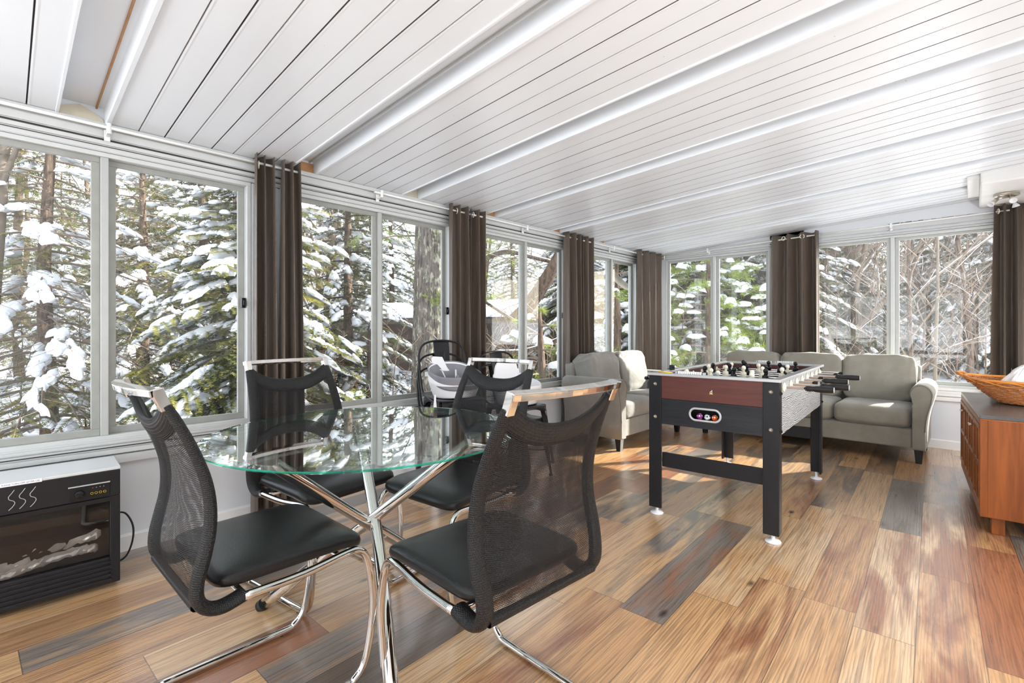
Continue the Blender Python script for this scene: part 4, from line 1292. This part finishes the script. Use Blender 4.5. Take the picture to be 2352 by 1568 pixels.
# ------------------------------------------------------------------ stacked metal chairs
def make_metal_chair():
    r = empty('metal_chair', (0,0,0), 0, None, 'chair', 'black metal chairs in two stacks')
    # local: faces +y, seat centre at origin
    m = MB()
    def seat(p, q):
        return Vector((q.x*(1-.10*(.5-q.y/.36)), q.y, q.z-.006*(1-p.x*p.x)*(1 if p.z > 0 else 0)))
    m.sup((0,0,.445), (.178,.178,.011), .5, .18, 48, 8, seat); obj('seat', m, M['black_satin'], r)
    m = MB(); n_ = 20
    for (ax, s_) in (('x',1),('x',-1),('y',1),('y',-1)):
        V = []
        for i in range(n_+1):
            u = -1+2*i/n_
            arch = .060*(1-abs(u)**3)
            for z in (.440, .362+arch):
                k = 1+(.44-z)*.35
                p = (u*.155*k, s_*.170*k, z)
                V.append(p if ax == 'y' else (p[1], p[0], z))
        m.add(V, [(2*i,2*i+1,2*i+3,2*i+2) for i in range(n_)], True)
    ap = obj('apron', m, M['black_satin'], r); s2 = ap.modifiers.new('thick','SOLIDIFY'); s2.thickness = .004
    for sx_ in (-1,1):
        for sy in (-1,1):
            m = MB(); tx, ty, bx, by = sx_*.150, sy*.152, sx_*.205, sy*.212
            for (ux, uy) in ((1,0),(0,1)):
                wt, wb = .040, .018
                a = [(bx,by,0),(bx-sx_*wb*ux,by-sy*wb*uy,0),(tx-sx_*wt*ux+sx_*0,ty-sy*wt*uy,.43),(tx+sx_*.012,ty+sy*.012,.43)]
                m.add(a, [(0,1,2,3)])
            lg = obj('leg', m, M['black_satin'], r); s2 = lg.modifiers.new('thick','SOLIDIFY'); s2.thickness = .004
            m = MB(); m.lathe([(0,0),(.014,0),(.016,.014),(0,.016)], 12, c=(bx-sx_*.008,by-sy*.008,0)); obj('foot_cap', m, M['rubber'], lg)
    m = MB(); m.tube([(-.17,-.17,.20),(.17,.17,.20)], .006, 6); m.tube([(.17,-.17,.20),(-.17,.17,.20)], .006, 6); obj('brace', m, M['black_satin'], r)
    hoop = smoothpath([(-.168,.10,.43),(-.178,.0,.437),(-.178,-.15,.47),(-.182,-.195,.56),(-.186,-.225,.68),(-.178,-.245,.76),(-.150,-.255,.815),(-.09,-.262,.842),(0,-.265,.850),(.09,-.262,.842),(.150,-.255,.815),(.178,-.245,.76),(.186,-.225,.68),(.182,-.195,.56),(.178,-.15,.47),(.178,.0,.437),(.168,.10,.43)], 5)
    m = MB(); m.tube(hoop, .0085, 8, up=(1,0,0)); obj('back_hoop', m, M['black_satin'], r)
    def sp(u, v):
        z = .455+.390*v; y = -.168-.097*(v**1.0); w = .048+.016*v
        x = (u*2-1)*w
        emb = .004 if (abs(u-.5) < .20 and .12 < v < .78) else 0
        return (x, y - emb - .006*(1-(u*2-1)**2), z)
    m = MB(); m.grid(sp, 20, 30); o = obj('back_splat', m, M['black_satin'], r); s2 = o.modifiers.new('thick','SOLIDIFY'); s2.thickness = .004
    return r
mc = make_metal_chair()
fa = face(.95, -.30); dA = Vector((.95,-.30,0)).normalized()
pA = Vector((-2.74, 2.245, 0))
mc.location = pA; mc.rotation_euler = (0,0,fa); mc['label'] = 'bottom black metal chair of the taller stack by the window'
copy_tree(mc, pA+dA*.018+Vector((0,0,.10)), fa, 'middle black metal chair of the taller stack by the window')
copy_tree(mc, pA+dA*.036+Vector((0,0,.20)), fa, 'topmost black metal chair of the taller stack, holding the grey and white booster seat')
fB = face(.98, -.12); dB = Vector((.98,-.12,0)).normalized(); pB = Vector((-2.60, 2.76, 0))
copy_tree(mc, pB, fB, 'lower black metal chair of the shorter stack, beside the loveseat arm')
copy_tree(mc, pB+dB*.018+Vector((0,0,.105)), fB, 'upper black metal chair of the shorter stack, holding the plain white booster seat')

def booster(loc, rz, label, tray=True):
    r = empty('booster_seat', loc, rz, label, 'booster seat', 'child booster seats on the stacked chairs'); r.scale = (1.1,1.1,1.12)
    # shell, faces +y
    def top(th):
        # height of shell rim round the seat: high at the back, low at the front
        b = .5-.5*math.sin(th)    # 1 at back (-y)
        return .125 + .085*b**1.5
    def sh(u, v):
        th = 2*PI*u; c, s_ = math.cos(th), math.sin(th); t_ = v
        f = .80+.20*min(1, t_*1.6) - .03*max(0, t_-.8)
        x = .165*math.copysign(abs(c)**.75, c)*f; y = .150*math.copysign(abs(s_)**.75, s_)*f
        return (x, y, top(th)*t_)
    m = MB(); m.grid(sh, 56, 16, cu=True)
    o = obj('shell', m, M['white_plastic'], r); s2 = o.modifiers.new('thick','SOLIDIFY'); s2.thickness = .006
    def inn(u, v):
        th = 2*PI*u; c, s_ = math.cos(th), math.sin(th); k = 1.0-.28*v
        z = top(th)*1.0+.004 - (.130*v if v > .08 else 0)
        return (.163*math.copysign(abs(c)**.75, c)*k, .148*math.copysign(abs(s_)**.75, s_)*k, max(.035, z))
    m = MB(); m.grid(inn, 56, 12, cu=True)
    m.add([inn(k/56, 1) for k in range(56)], [tuple(range(56))])
    o = obj('seat_insert', m, M['grey_plastic'] if tray else M['white_plastic'], r, label='grey seat insert' if tray else None)
    def band(u, v):
        th = 2*PI*u; c, s_ = math.cos(th), math.sin(th); f = .97+.04*v
        dz = .055+.03*math.sin(th)
        return (.167*math.copysign(abs(c)**.75, c)*f, .152*math.copysign(abs(s_)**.75, s_)*f, top(th)+.006-dz*(1-v))
    if tray:
        m = MB(); m.grid(band, 56, 6, cu=True); o = obj('rim_band', m, M['grey_plastic'], r, label='grey rim band'); s2 = o.modifiers.new('thick','SOLIDIFY'); s2.thickness = .004
        m = MB(); m.sup((0,.055,.09), (.012,.010,.05), .6, .6, 14, 10); obj('crotch_post', m, M['grey_plastic'], r)
        for s_ in (-1, 1):
            m = MB(); m.tube(smoothpath([(s_*.05,-.10,.16),(s_*.03,-.04,.09),(s_*.012,.03,.07)], 5), .006, 6, flat=.3); obj('strap', m, M['white_plastic'], r)
        # upright white tab at the back
        m = MB(); m.prism([(-.155,.15),(-.02,.15),(.0,.175),(.035,.245),(.10,.25),(.112,.235),(.108,.205),(.07,.195),(.04,.165),(.155,.15),(.155,.12),(-.155,.12)], -.135, -.128, 'y')
        obj('back_tab', m, M['white_plastic'], r, .002, label='white upright tab with slots')
    else:
        m = MB(); m.sup((0,-.125,.19), (.11,.018,.115), .8, .7, 28, 18); obj('backrest', m, M['white_plastic'], r, label='rounded white backrest')
    return r
booster(tuple(pA+dA*.045+Vector((0,0,.657))), fa, 'grey and white child booster seat on the taller stack of metal chairs', True)
booster(tuple(pB+dB*.03+Vector((0,0,.562))), fB, 'plain white child booster seat with rounded back, on the shorter chair stack', False)
wt = empty('white_tube', (-2.575, 1.965, 0), 0, 'slim white pointed tube with a red mark, standing in front of the taller chair stack', 'tube')
m = MB(); m.lathe([(0,0),(.026,0),(.026,.02),(.020,.50),(.010,.64),(.007,.66),(.007,.70),(0,.70)], 18); obj('body', m, M['white_plastic'], wt)
m = MB(); m.lathe([(.0165,.575),(.0148,.600)], 18); obj('band', m, M['red'], wt, label='red band')
# ================================================================== OUTDOORS
yaw_ = math.radians(43.6)
def at(u, d):
    """ground position seen in image column u at depth d from the camera"""
    a = (u-1176)/1110
    return (d*(-math.sin(yaw_)+a*math.cos(yaw_)), d*(math.cos(yaw_)+a*math.sin(yaw_)))
def gz(x, y):
    dd = math.hypot(x+1, y-2)
    return -.45 + .25*noise.noise(Vector((x*.12, y*.12, 3))) + .07*noise.noise(Vector((x*.6, y*.6, 5))) + max(0, dd-9)*.045
m = MB()
def gf(u, v):
    x = -1+(u*2-1)*60*abs(u*2-1)**.9; y = 3+(v*2-1)*60*abs(v*2-1)**.9
    return (x, y, gz(x, y))
m.grid(gf, 150, 150)
struct('ground', m, M['ground'], label='snow-covered forest ground')

def snow_pad(V, F, c, rx, ry, h, rnd, ang=0, slope=0):
    n1, n2 = 13, 4
    b = len(V); sd = rnd.uniform(0, 99)
    ca, sa = math.cos(ang), math.sin(ang)
    V.append((c[0], c[1], c[2]+h*(.9+.2*rnd.random())))
    for j in range(1, n2+1):
        t_ = j/n2
        for i in range(n1):
            th = 2*PI*i/n1
            k = (1+.55*noise.noise(Vector((math.cos(th)*1.3+sd, math.sin(th)*1.3, sd)))+.5*noise.noise(Vector((math.cos(th)*3.1+sd, math.sin(th)*3.1, sd))))*t_**.8
            x, y = rx*k*math.cos(th), ry*k*math.sin(th)
            z = h*math.sqrt(max(0, 1-t_*t_)) - (.35*h if j == n2 else 0) - .5*abs(y)*t_*.9 + slope*x + h*.35*noise.noise(Vector((x*14+sd, y*14, 0)))
            V.append((c[0]+x*ca-y*sa, c[1]+x*sa+y*ca, c[2]+z))
    for i in range(n1): F.append((b, b+1+i, b+1+(i+1)%n1))
    for j in range(n2-1):
        for i in range(n1):
            F.append((b+1+j*n1+i, b+1+(j+1)*n1+i, b+1+(j+1)*n1+(i+1)%n1, b+1+j*n1+(i+1)%n1))
    F.append(tuple(b+1+(n2-1)*n1+i for i in reversed(range(n1))))

def needle_twig(V, F, p, d, L, w, rnd, n=7, nl=.05):
    """a spray: flat fan of short needles either side of a twig"""
    d = Vector(d).normalized(); s_ = d.cross(Vector((0,0,1)))
    if s_.length < 1e-3: s_ = Vector((1,0,0))
    s_.normalize(); up = s_.cross(d)
    for i in range(n):
        t_ = (i+.3)/n; c = p + d*(L*t_) + Vector((0,0,-.12*L*t_*t_))
        l = nl*(1.15-.5*t_)
        for sd in (-1, 1):
            e = c + s_*sd*l*.9 + d*l*(.5+.3*rnd.random()) + up*rnd.uniform(-.35,.45)*l
            b = len(V); V += [tuple(c-d*w), tuple(c+d*w), tuple(e)]; F.append((b, b+1, b+2))

def make_spruce(H, R, seed, nb=90, z0=.4, dens=1.0, snow=.6, mat='needle', nl=.055, dead=0, twn=1.0, trunk=.11, snow_size=1.0, label='', cat='tree', group=None):
    rnd = random.Random(seed)
    r = empty('spruce_tree', (0,0,0), 0, label, cat, group)
    m = MB(); m.tube([(.03*math.sin(i*1.3+seed), .03*math.cos(i*1.1), -.5+(H+.5)*i/10) for i in range(11)], [trunk*(1-.9*i/10)+.008 for i in range(11)], 9)
    obj('trunk', m, M['bark_brown'], r)
    V = []; F = []; SV = []; SF = []; mb = MB()
    for i in range(nb):
        t_ = (i+rnd.random())/nb; z = z0+(H-z0)*t_**1.08
        L = R*(1-t_)**.75*rnd.uniform(.65, 1.1)+.12
        az = i*2.399+rnd.uniform(-.4,.4)
        dx, dy = math.cos(az), math.sin(az)
        rise = .35*t_ - .12; droop = .42*(1-t_)+.1
        ns = max(4, int(L*4.5))
        pts = []
        for k in range(ns+1):
            q = k/ns; pts.append(Vector((dx*L*q, dy*L*q, z + L*(rise*q - droop*q*q) + .16*L*max(0,q-.7))))
        mb.tube(pts, [.016*(1-.8*k/ns)*(.5+L*.4) for k in range(ns+1)], 4, caps=False)
        isdead = rnd.random() < dead
        nt = int(L*13*dens*twn)
        for k in range(nt):
            q = (.12+.88*(k+rnd.random())/nt) ; fi = q*ns; i0 = min(int(fi), ns-1); p = pts[i0].lerp(pts[i0+1], fi-i0)
            sd = 1 if k % 2 else -1
            td = Vector((dx,dy,-.2)).lerp(Vector((-dy*sd, dx*sd, -.25)), rnd.uniform(.45,.8))
            tl = L*.36*(1-q*.6)*rnd.uniform(.7,1.2)+.05
            if isdead:
                mb.tube([p, p+td.normalized()*tl, p+td.normalized()*tl*1.4+Vector((0,0,-.08*tl))], [.0035,.0025,.001], 3, caps=False)
                if rnd.random() < .25: needle_twig(V, F, p, td, tl*.6, .005, rnd, 4, nl)
            else:
                needle_twig(V, F, p, td, tl, .012, rnd, max(4, int(tl/.020*dens)), nl)
        if not isdead: needle_twig(V, F, pts[-2], pts[-1]-pts[-2], .14, .011, rnd, 8, nl)
        if rnd.random() < snow and L > .25:
            q = rnd.uniform(.25,.6)
            while q < 1.02:
                qq = min(q, 1); fi = qq*ns; i0 = min(int(fi), ns-1); p = pts[i0].lerp(pts[i0+1], fi-i0)
                sz = rnd.uniform(.05,.13)*snow_size*(.45+.55*min(1,L))*(1.1-.35*qq)
                o1 = rnd.uniform(-.6,.6)*sz*2
                snow_pad(SV, SF, (p.x-dy*o1, p.y+dx*o1, p.z+.012-abs(o1)*.25), sz*1.25, sz*.85, sz*.5, rnd, az+rnd.uniform(-.5,.5), rise-2*droop*qq)
                q += sz*rnd.uniform(.6, 2.2)/L
    obj('branches', mb, M['twig_dark'] if not dead else M['twig'], r)
    m = MB(); m.add(V, F, False); obj('foliage', m, M[mat], r)
    if SV:
        m = MB(); m.add(SV, SF, True); obj('snow_cover', m, M['snow'], r)
    return r

def make_bare(H, seed, lv=4, trunk=.07, mat='twig', spread=.55, snow=.3, first=.25, kids=7, label='', group=None, name='bare_tree', leaves=0, lean=0):
    rnd = random.Random(seed)
    r = empty(name, (0,0,0), 0, label, 'tree', group)
    m = MB(); mt = MB(); SV = []; SF = []; LV = []; LF = []
    def grow(p, d, L, rad, lvl):
        n_ = 5 if lvl < 2 else 3
        pts = [p]; dd = d.copy()
        for k in range(n_):
            dd = (dd + Vector((rnd.uniform(-1,1), rnd.uniform(-1,1), rnd.uniform(-.6,.9)))*.20*(1 if lvl else .3)).normalized()
            pts.append(pts[-1]+dd*L/n_)
        tgt = m if lvl == 0 else mt
        tgt.tube(pts, [rad*(1-.65*k/n_) for k in range(n_+1)], 7 if lvl == 0 else (4 if lvl < 2 else 3), caps=False)
        if 0 < lvl < 4 and rnd.random() < snow:
            sp = [q+Vector((0,0,rad*.6+.004)) for q in pts]
            ms.tube(sp, [rad*.75+.0015]*(n_+1), 5, caps=True, flat=.7, up=(0,0,1))
        if lvl < lv:
            nk = kids if lvl == 0 else (5 if lvl < 3 else 3)
            for k in range(nk):
                q = (first if lvl == 0 else .2) + (1-(first if lvl == 0 else .2))*(k+rnd.random())/nk
                fi = q*n_; i0 = min(int(fi), n_-1); pp = pts[i0].lerp(pts[i0+1], fi-i0)
                az = rnd.uniform(0, 2*PI)
                side = Vector((math.cos(az), math.sin(az), .25)).normalized()
                nd = (dd*(1-spread)+side*spread+Vector((0,0,.1))).normalized()
                grow(pp, nd, L*rnd.uniform(.35,.55)*(1.05-.4*q), max(.0022, rad*.42), lvl+1)
        elif leaves and rnd.random() < leaves:
            b = len(LV); q = pts[-1]; a = Vector((rnd.uniform(-1,1),rnd.uniform(-1,1),-1)).normalized()*.03; s_ = a.cross(Vector((0,0,1))).normalized()*.012
            LV.extend([tuple(q), tuple(q+a*.5+s_), tuple(q+a), tuple(q+a*.5-s_)]); LF.append((b,b+1,b+2,b+3))
    ms = MB()
    grow(Vector((0,0,-.5)), Vector((lean,0,1)).normalized(), H, trunk, 0)
    obj('trunk', m, M['bark_brown'] if mat != 'twig_pale' else M['twig_pale'], r)
    obj('branches', mt, M[mat], r)
    if ms.v: obj('snow_cover', ms, M['snow'], r)
    if LV:
        m = MB(); m.add(LV, LF); obj('dead_leaves', m, M['orange_leaf'], r)
    return r
M['orange_leaf'] = plain('orange_leaf', (.55,.16,.03), .7, var=.4)

def place(r, xy, rz=0, dz=0, scale=None):
    r.location = (xy[0], xy[1], gz(*xy)+dz); r.rotation_euler = (0,0,rz)
    if scale: r.scale = (scale,)*3
    return r

# near trees, one by one
S1 = make_spruce(5.6, 1.75, 11, nb=170, z0=.1, dens=1.5, snow=.85, nl=.052, snow_size=1.05, label='big spruce loaded with snow, right outside the nearest left window and curtains')
place(S1, at(585, 6.6), 0)
S2 = make_spruce(7.0, 1.9, 12, nb=150, z0=.2, dens=.9, snow=.35, dead=.55, nl=.05, trunk=.10, label='thin-trunked half-bare spruce outside the left edge of the nearest window')
place(S2, at(108, 6.4), 1)
S3 = make_spruce(6.2, 1.7, 13, nb=130, z0=.2, dens=1.0, snow=.7, nl=.06, mat='needle_dark', snow_size=.95, label='dark snowy spruce between the two nearest left windows, a little farther off')
place(S3, at(800, 8.6), 2)
S4 = make_spruce(6.5, 1.8, 14, nb=120, z0=.6, dens=.9, snow=.5, dead=.3, nl=.055, label='brownish spruce seen through the middle of the nearest left window')
place(S4, at(330, 9.2), 2)
birch = make_bare(8, 5, lv=2, trunk=.085, mat='twig_pale', kids=4, first=.4, label='pale mottled trunk at the very left edge of the nearest window')
place(birch, at(-40, 6.0), 0)
# thick trunk
tt_ = empty('pine_tree', (0,0,0), 0, 'thick rough-barked tree trunk outside the second left window', 'tree')
def trf(u, v):
    th = 2*PI*u; z = -.8+8*v; r_ = .285*(1.08-.045*z)*(1+.05*math.sin(3*th+1)+.08*noise.noise(Vector((math.cos(th)*3, math.sin(th)*3, z*.8))) + .06*noise.noise(Vector((math.cos(th)*11, math.sin(th)*11, z*1.6))))
    return (r_*math.cos(th)+.02*z, r_*math.sin(th), z)
m = MB(); m.grid(trf, 90, 150, cu=True); obj('trunk', m, M['bark'], tt_)
V = []; F = []; mb = MB(); rnd = random.Random(8)
for k in range(16):
    z = rnd.uniform(2.2, 5.5); az = rnd.uniform(0, 2*PI); L = rnd.uniform(.9, 1.8)
    P = [Vector((math.cos(az)*L*q, math.sin(az)*L*q, z-.25*L*q*q+.1*q)) for q in (0,.25,.5,.75,1)]
    mb.tube(P, [.02,.015,.012,.008,.004], 4)
    for j in range(34):
        q = rnd.uniform(.25,1); i0 = min(3, int(q*4)); c = P[i0].lerp(P[i0+1], q*4-i0)+Vector((rnd.uniform(-.2,.2), rnd.uniform(-.2,.2), rnd.uniform(-.12,.06)))
        for w in range(14):
            d = Vector((rnd.uniform(-1,1), rnd.uniform(-1,1), rnd.uniform(-.5,1))).normalized()*rnd.uniform(.06,.11); s_ = d.orthogonal().normalized()*.0028
            b = len(V); V += [tuple(c-s_), tuple(c+s_), tuple(c+d)]; F.append((b,b+1,b+2))
obj('branches', mb, M['twig'], tt_); m = MB(); m.add(V, F); obj('foliage', m, M['needle_pine'], tt_)
place(tt_, at(985, 8.0), .4)

# green long-needled pines
def make_pine(H, R, seed, z0, nb, label, dens=30):
    rnd = random.Random(seed); r = empty('pine_tree', (0,0,0), 0, label, 'tree')
    m = MB(); m.tube([(0,0,-.5),(0.03,0,H*.5),(0,0.02,H)], [.10,.07,.02], 8); obj('trunk', m, M['bark_brown'], r)
    mb = MB(); V = []; F = []; SV = []; SF = []
    for k in range(nb):
        t_ = (k+.5)/nb; z = z0+(H-z0)*t_; az = k*2.4+rnd.uniform(-.3,.3); L = R*(1-t_)**.6*rnd.uniform(.7,1.1)+.2
        P = [Vector((math.cos(az)*L*q, math.sin(az)*L*q, z+.12*L*q-.25*L*q*q)) for q in (0,.2,.4,.6,.8,1)]
        mb.tube(P, [.018,.015,.012,.010,.007,.004], 4, caps=False)
        for j in range(int(L*dens)):
            q = rnd.uniform(.2,1)**.7; i0 = min(4, int(q*5)); c = P[i0].lerp(P[i0+1], q*5-i0)+Vector((rnd.uniform(-.2,.2), rnd.uniform(-.2,.2), rnd.uniform(-.10,.08)))*L*.6
            for w in range(16):
                d = Vector((math.cos(az)*.5+rnd.uniform(-1,1), math.sin(az)*.5+rnd.uniform(-1,1), rnd.uniform(-.7,.8))).normalized()*rnd.uniform(.07,.13); s_ = d.orthogonal().normalized()*.0035
                b = len(V); V += [tuple(c-s_), tuple(c+s_), tuple(c+d)]; F.append((b,b+1,b+2))
            if rnd.random() < .09: snow_pad(SV, SF, (c.x, c.y, c.z+.03), rnd.uniform(.06,.18), rnd.uniform(.05,.12), rnd.uniform(.03,.07), rnd, az)
    obj('branches', mb, M['twig'], r); m = MB(); m.add(V, F); obj('foliage', m, M['needle_pine'], r)
    m = MB(); m.add(SV, SF, True); obj('snow_cover', m, M['snow'], r)
    return r
place(make_pine(4.0, 1.8, 21, 1.1, 44, 'bright green long-needled pine outside the far window by the corner', 52), at(1625, 10.0), 0)
place(make_pine(3.8, 1.2, 22, .4, 26, 'small green pine outside the window behind the loveseat', 26), at(1415, 9.2), 1)
place(make_pine(2.0, .9, 23, .1, 16, 'low green pine sapling outside the third left window', 30), at(1240, 7.2), 1)
place(make_pine(1.7, .8, 24, .1, 12, 'low green pine sapling left of the thick trunk', 26), at(850, 8.0), 2)

# leaning snowy trunk and fallen branches outside the third left window
def limb(name, label, pts, r0, r1, twigs, seed, cat='branch'):
    rnd = random.Random(seed); r = empty(name, (0,0,0), 0, label, cat)
    P = smoothpath(pts, 6); n_ = len(P)
    m = MB(); m.tube(P, [r0+(r1-r0)*i/(n_-1) for i in range(n_)], 9); obj('trunk', m, M['bark_brown'], r)
    m = MB(); m.tube([p+Vector((0,0,(r0+(r1-r0)*i/(n_-1))*.72)) for i, p in enumerate(P)], [(r0+(r1-r0)*i/(n_-1))*(.62+.25*noise.noise(Vector((i*.8,seed,0)))) for i in range(n_)], 8, flat=.8); obj('snow_cover', m, M['snow'], r)
    m = MB()
    for k in range(twigs):
        i = rnd.randrange(2, n_-1); p = P[i]; d = Vector((rnd.uniform(-1,1), rnd.uniform(-1,1), rnd.uniform(-.8,.8))).normalized(); L = rnd.uniform(.3,1.0)
        m.tube([p, p+d*L*.5+Vector((0,0,.03)), p+d*L], [.010,.006,.002], 4, caps=False)
    obj('twig', m, M['twig'], r); r.children[-1]['kind'] = 'stuff'
    return r
def w3(u, v, d): x, y = at(u, d); return (x, y, 1.12+(761-v)/1110*d)
limb('leaning_tree', 'leaning bare trunk with snow along its top, crossing the third left window', [w3(1070,900,9.6), w3(1150,770,9.3), w3(1215,700,9.0), w3(1285,590,8.6), w3(1340,480,8.3)], .17, .10, 26, 3, 'tree')
limb('fallen_branch', 'snow-capped branch lying low across the third left window', [w3(1090,830,8.2), w3(1140,812,8.1), w3(1200,808,8.0), w3(1260,790,7.9), w3(1320,760,7.8)], .055, .035, 18, 4)
limb('fallen_branch', 'thin snowy branch under the leaning trunk', [w3(1110,690,9.0), w3(1180,735,8.8), w3(1240,770,8.7), w3(1300,805,8.6)], .03, .02, 16, 6)
limb('snowy_branch', 'snowy branch arching over the top of the third left window', [w3(1100,600,9.8), w3(1160,578,9.6), w3(1220,590,9.4), w3(1320,615,9.2)], .06, .03, 20, 7)
limb('snowy_branch', 'pale snow-lined branch slanting up at the left of the far right window', [w3(1870,640,12), w3(1905,590,11.8), w3(1945,550,11.6), w3(2000,490,11.2)], .09, .05, 10, 8)
limb('snowy_branch', 'long snow-lined branch curving low across the far right window', [w3(2020,905,9.5), w3(2110,850,9.3), w3(2180,800,9.1), w3(2290,765,8.9)], .040, .016, 26, 9)

# bare trees seen through the far right window
for k, (u, d, H, sd, tr, lab) in enumerate((
    (1978, 13.0, 9, 31, .19, 'thick brown trunk in the left pane of the far right window'),
    (2148, 9.6, 7, 32, .036, 'slender pale sunlit trunk in the right pane of the far right window'),
    (2095, 10.6, 6.5, 33, .055, 'bare branching tree beside the mullion of the far right window'),
    (2230, 11.5, 7, 34, .07, 'bare tree tangled with twigs near the far right curtain'),
    (1905, 11.2, 6.5, 35, .05, 'thin bare tree just right of the wide far curtain'))):
    place(make_bare(H, sd, lv=4, trunk=tr, mat='twig_pale' if k == 1 else 'twig', kids=9, first=.12, snow=.18, leaves=.06, label=lab), at(u, d), k)

# forest fill: a few kinds, copied
G = 'snowy spruces of the forest behind'
P1 = make_spruce(9, 2.0, 51, nb=130, z0=.3, dens=.85, snow=.65, nl=.10, mat='needle_dark', snow_size=.95, label='snow-dusted dark spruce in the forest behind', group=G)
P2 = make_spruce(10, 1.8, 52, nb=140, z0=.6, dens=.75, snow=.45, dead=.4, nl=.09, mat='needle', snow_size=.8, label='half-bare spruce with dead lower branches in the forest behind', group='half-bare spruces of the forest behind')
P3 = make_bare(10, 53, lv=3, trunk=.10, mat='twig', kids=12, first=.12, snow=.3, label='leafless tree in the forest behind', group='leafless trees of the forest behind')
P4 = make_bare(5, 54, lv=4, trunk=.035, mat='twig', kids=11, first=.05, spread=.65, snow=.12, leaves=.03, label='twiggy leafless sapling in the undergrowth behind', group='leafless saplings of the undergrowth behind')
rnd = random.Random(77)
spots = []
def clash(x, y, r_):
    hx, hy = at(1010, 17.5)
    if (x-hx)**2+(y-hy)**2 < 30: return True
    return any((x-a)**2+(y-b)**2 < r_*r_ for a, b in spots)
for (x, y) in [o.location.xy for o in C.objects if o.parent is None and 'tree' in o.name and o.location.length > 5]: spots.append((x, y))
protos = [P1, P2, P3, P4]; used = [0,0,0,0]
def put(kind, xy, rz, sc):
    p = protos[kind]
    if not used[kind]: place(p, xy, rz, 0, sc); used[kind] = 1
    else:
        c = copy_tree(p, (xy[0], xy[1], gz(*xy)), rz, scale=sc)
    spots.append(xy)
tries = 0; count = 0
while count < 170 and tries < 12000:
    tries += 1
    u = rnd.uniform(-350, 2500); d = 10.5+rnd.random()**1.1*30
    if 840 < u < 1215 and d < 15: continue
    x, y = at(u, d)
    if x > -4.5 and y < 8.5: continue
    far_r = u > 1850
    if clash(x, y, 1.35 if d < 18 else 1.7): continue
    q = rnd.random()
    if far_r: kind = 3 if q < .34 and d < 18 else (2 if q < .42 else 0)
    elif u > 1450: kind = 0 if q < .7 else (1 if q < .85 else 3)
    else: kind = 1 if q < .34 else (0 if q < .56 else (2 if q < .8 else 3))
    put(kind, (x, y), rnd.uniform(0, 6.3), rnd.uniform(.8, 1.15)*(1 if d < 22 else 1.25)); count += 1
# low brush close to the windows
for (u, d, s_) in ((900,7.2,.36),(1050,6.6,.3),(1160,7.6,.4),(760,7.6,.35),(1270,8.2,.4),(1560,10.2,.5),(1720,10.5,.5),(1930,9.4,.55),(2050,9.0,.5),(2190,9.2,.55),(2270,9.0,.5),(200,8.0,.45),(40,7.4,.4),(2120,11.5,.8),(2000,10.8,.8),(2250,12.5,.9),(1900,13,1.0)):
    put(3, at(u, d), u*.37, s_)

# outbuilding with snowy roof
hb = empty('outbuilding', (*at(1010, 17.5), .55), math.radians(20), 'low brown outbuilding with a snow-covered roof behind the thick trunk', 'building')
m = MB(); m.box(-4.2,-2,-1.8,4.2,2,1.05); obj('wall', m, plain('brown_siding', (.085,.055,.04), .8, var=.3), hb)
m = MB(); m.prism([(-2.7,.95),(0,1.5),(2.7,.95),(2.7,.80),(-2.7,.80)], -4.6, 4.6, 'x'); obj('roof', m, M['twig_dark'], hb)
m = MB(); m.prism([(-2.75,.97),(0,1.52),(2.75,.97),(2.75,1.08),(0,1.66),(-2.75,1.08)], -4.65, 4.65, 'x'); obj('roof_snow', m, M['snow'], hb, .04, label='thick snow on the roof')
# orange slatted fence
fx_, fy_ = at(742, 10.5)
fn = empty('slatted_fence', (fx_, fy_, gz(fx_, fy_)), math.radians(35), 'short orange-brown slatted fence beyond the second left window', 'fence')
for k in range(15):
    m = MB(); m.box(-.62+k*.088, -.008, 0, -.585+k*.088, .008, 1.15+.03*math.sin(k*2.2)); obj('slat', m, M['fence'] if 'fence' in M else M.setdefault('fence', plain('orange_fence', (.42,.15,.06), .8, var=.3)), fn)
m = MB(); m.box(-.65,.008,.25,.68,.018,.29); m.box(-.65,.008,.85,.68,.018,.89); obj('rail', m, M['fence'], fn)
# downspout elbow under the eave outside the corner window
ds = empty('downspout', (0,0,0), 0, 'beige downspout elbow under the eave outside the window behind the loveseat', 'downspout')
m = MB(); m.tube(rounded([(-3.42,5.42,2.06),(-3.42,5.43,1.90),(-3.40,5.80,1.72),(-3.38,6.5,1.70)], .16, 8), .045, 8, up=(1,0,0)); obj('pipe', m, plain('beige_vinyl', (.52,.46,.38), .5), ds)
m = MB(); m.box(-3.47,5.55,1.76,-3.33,5.58,1.90)
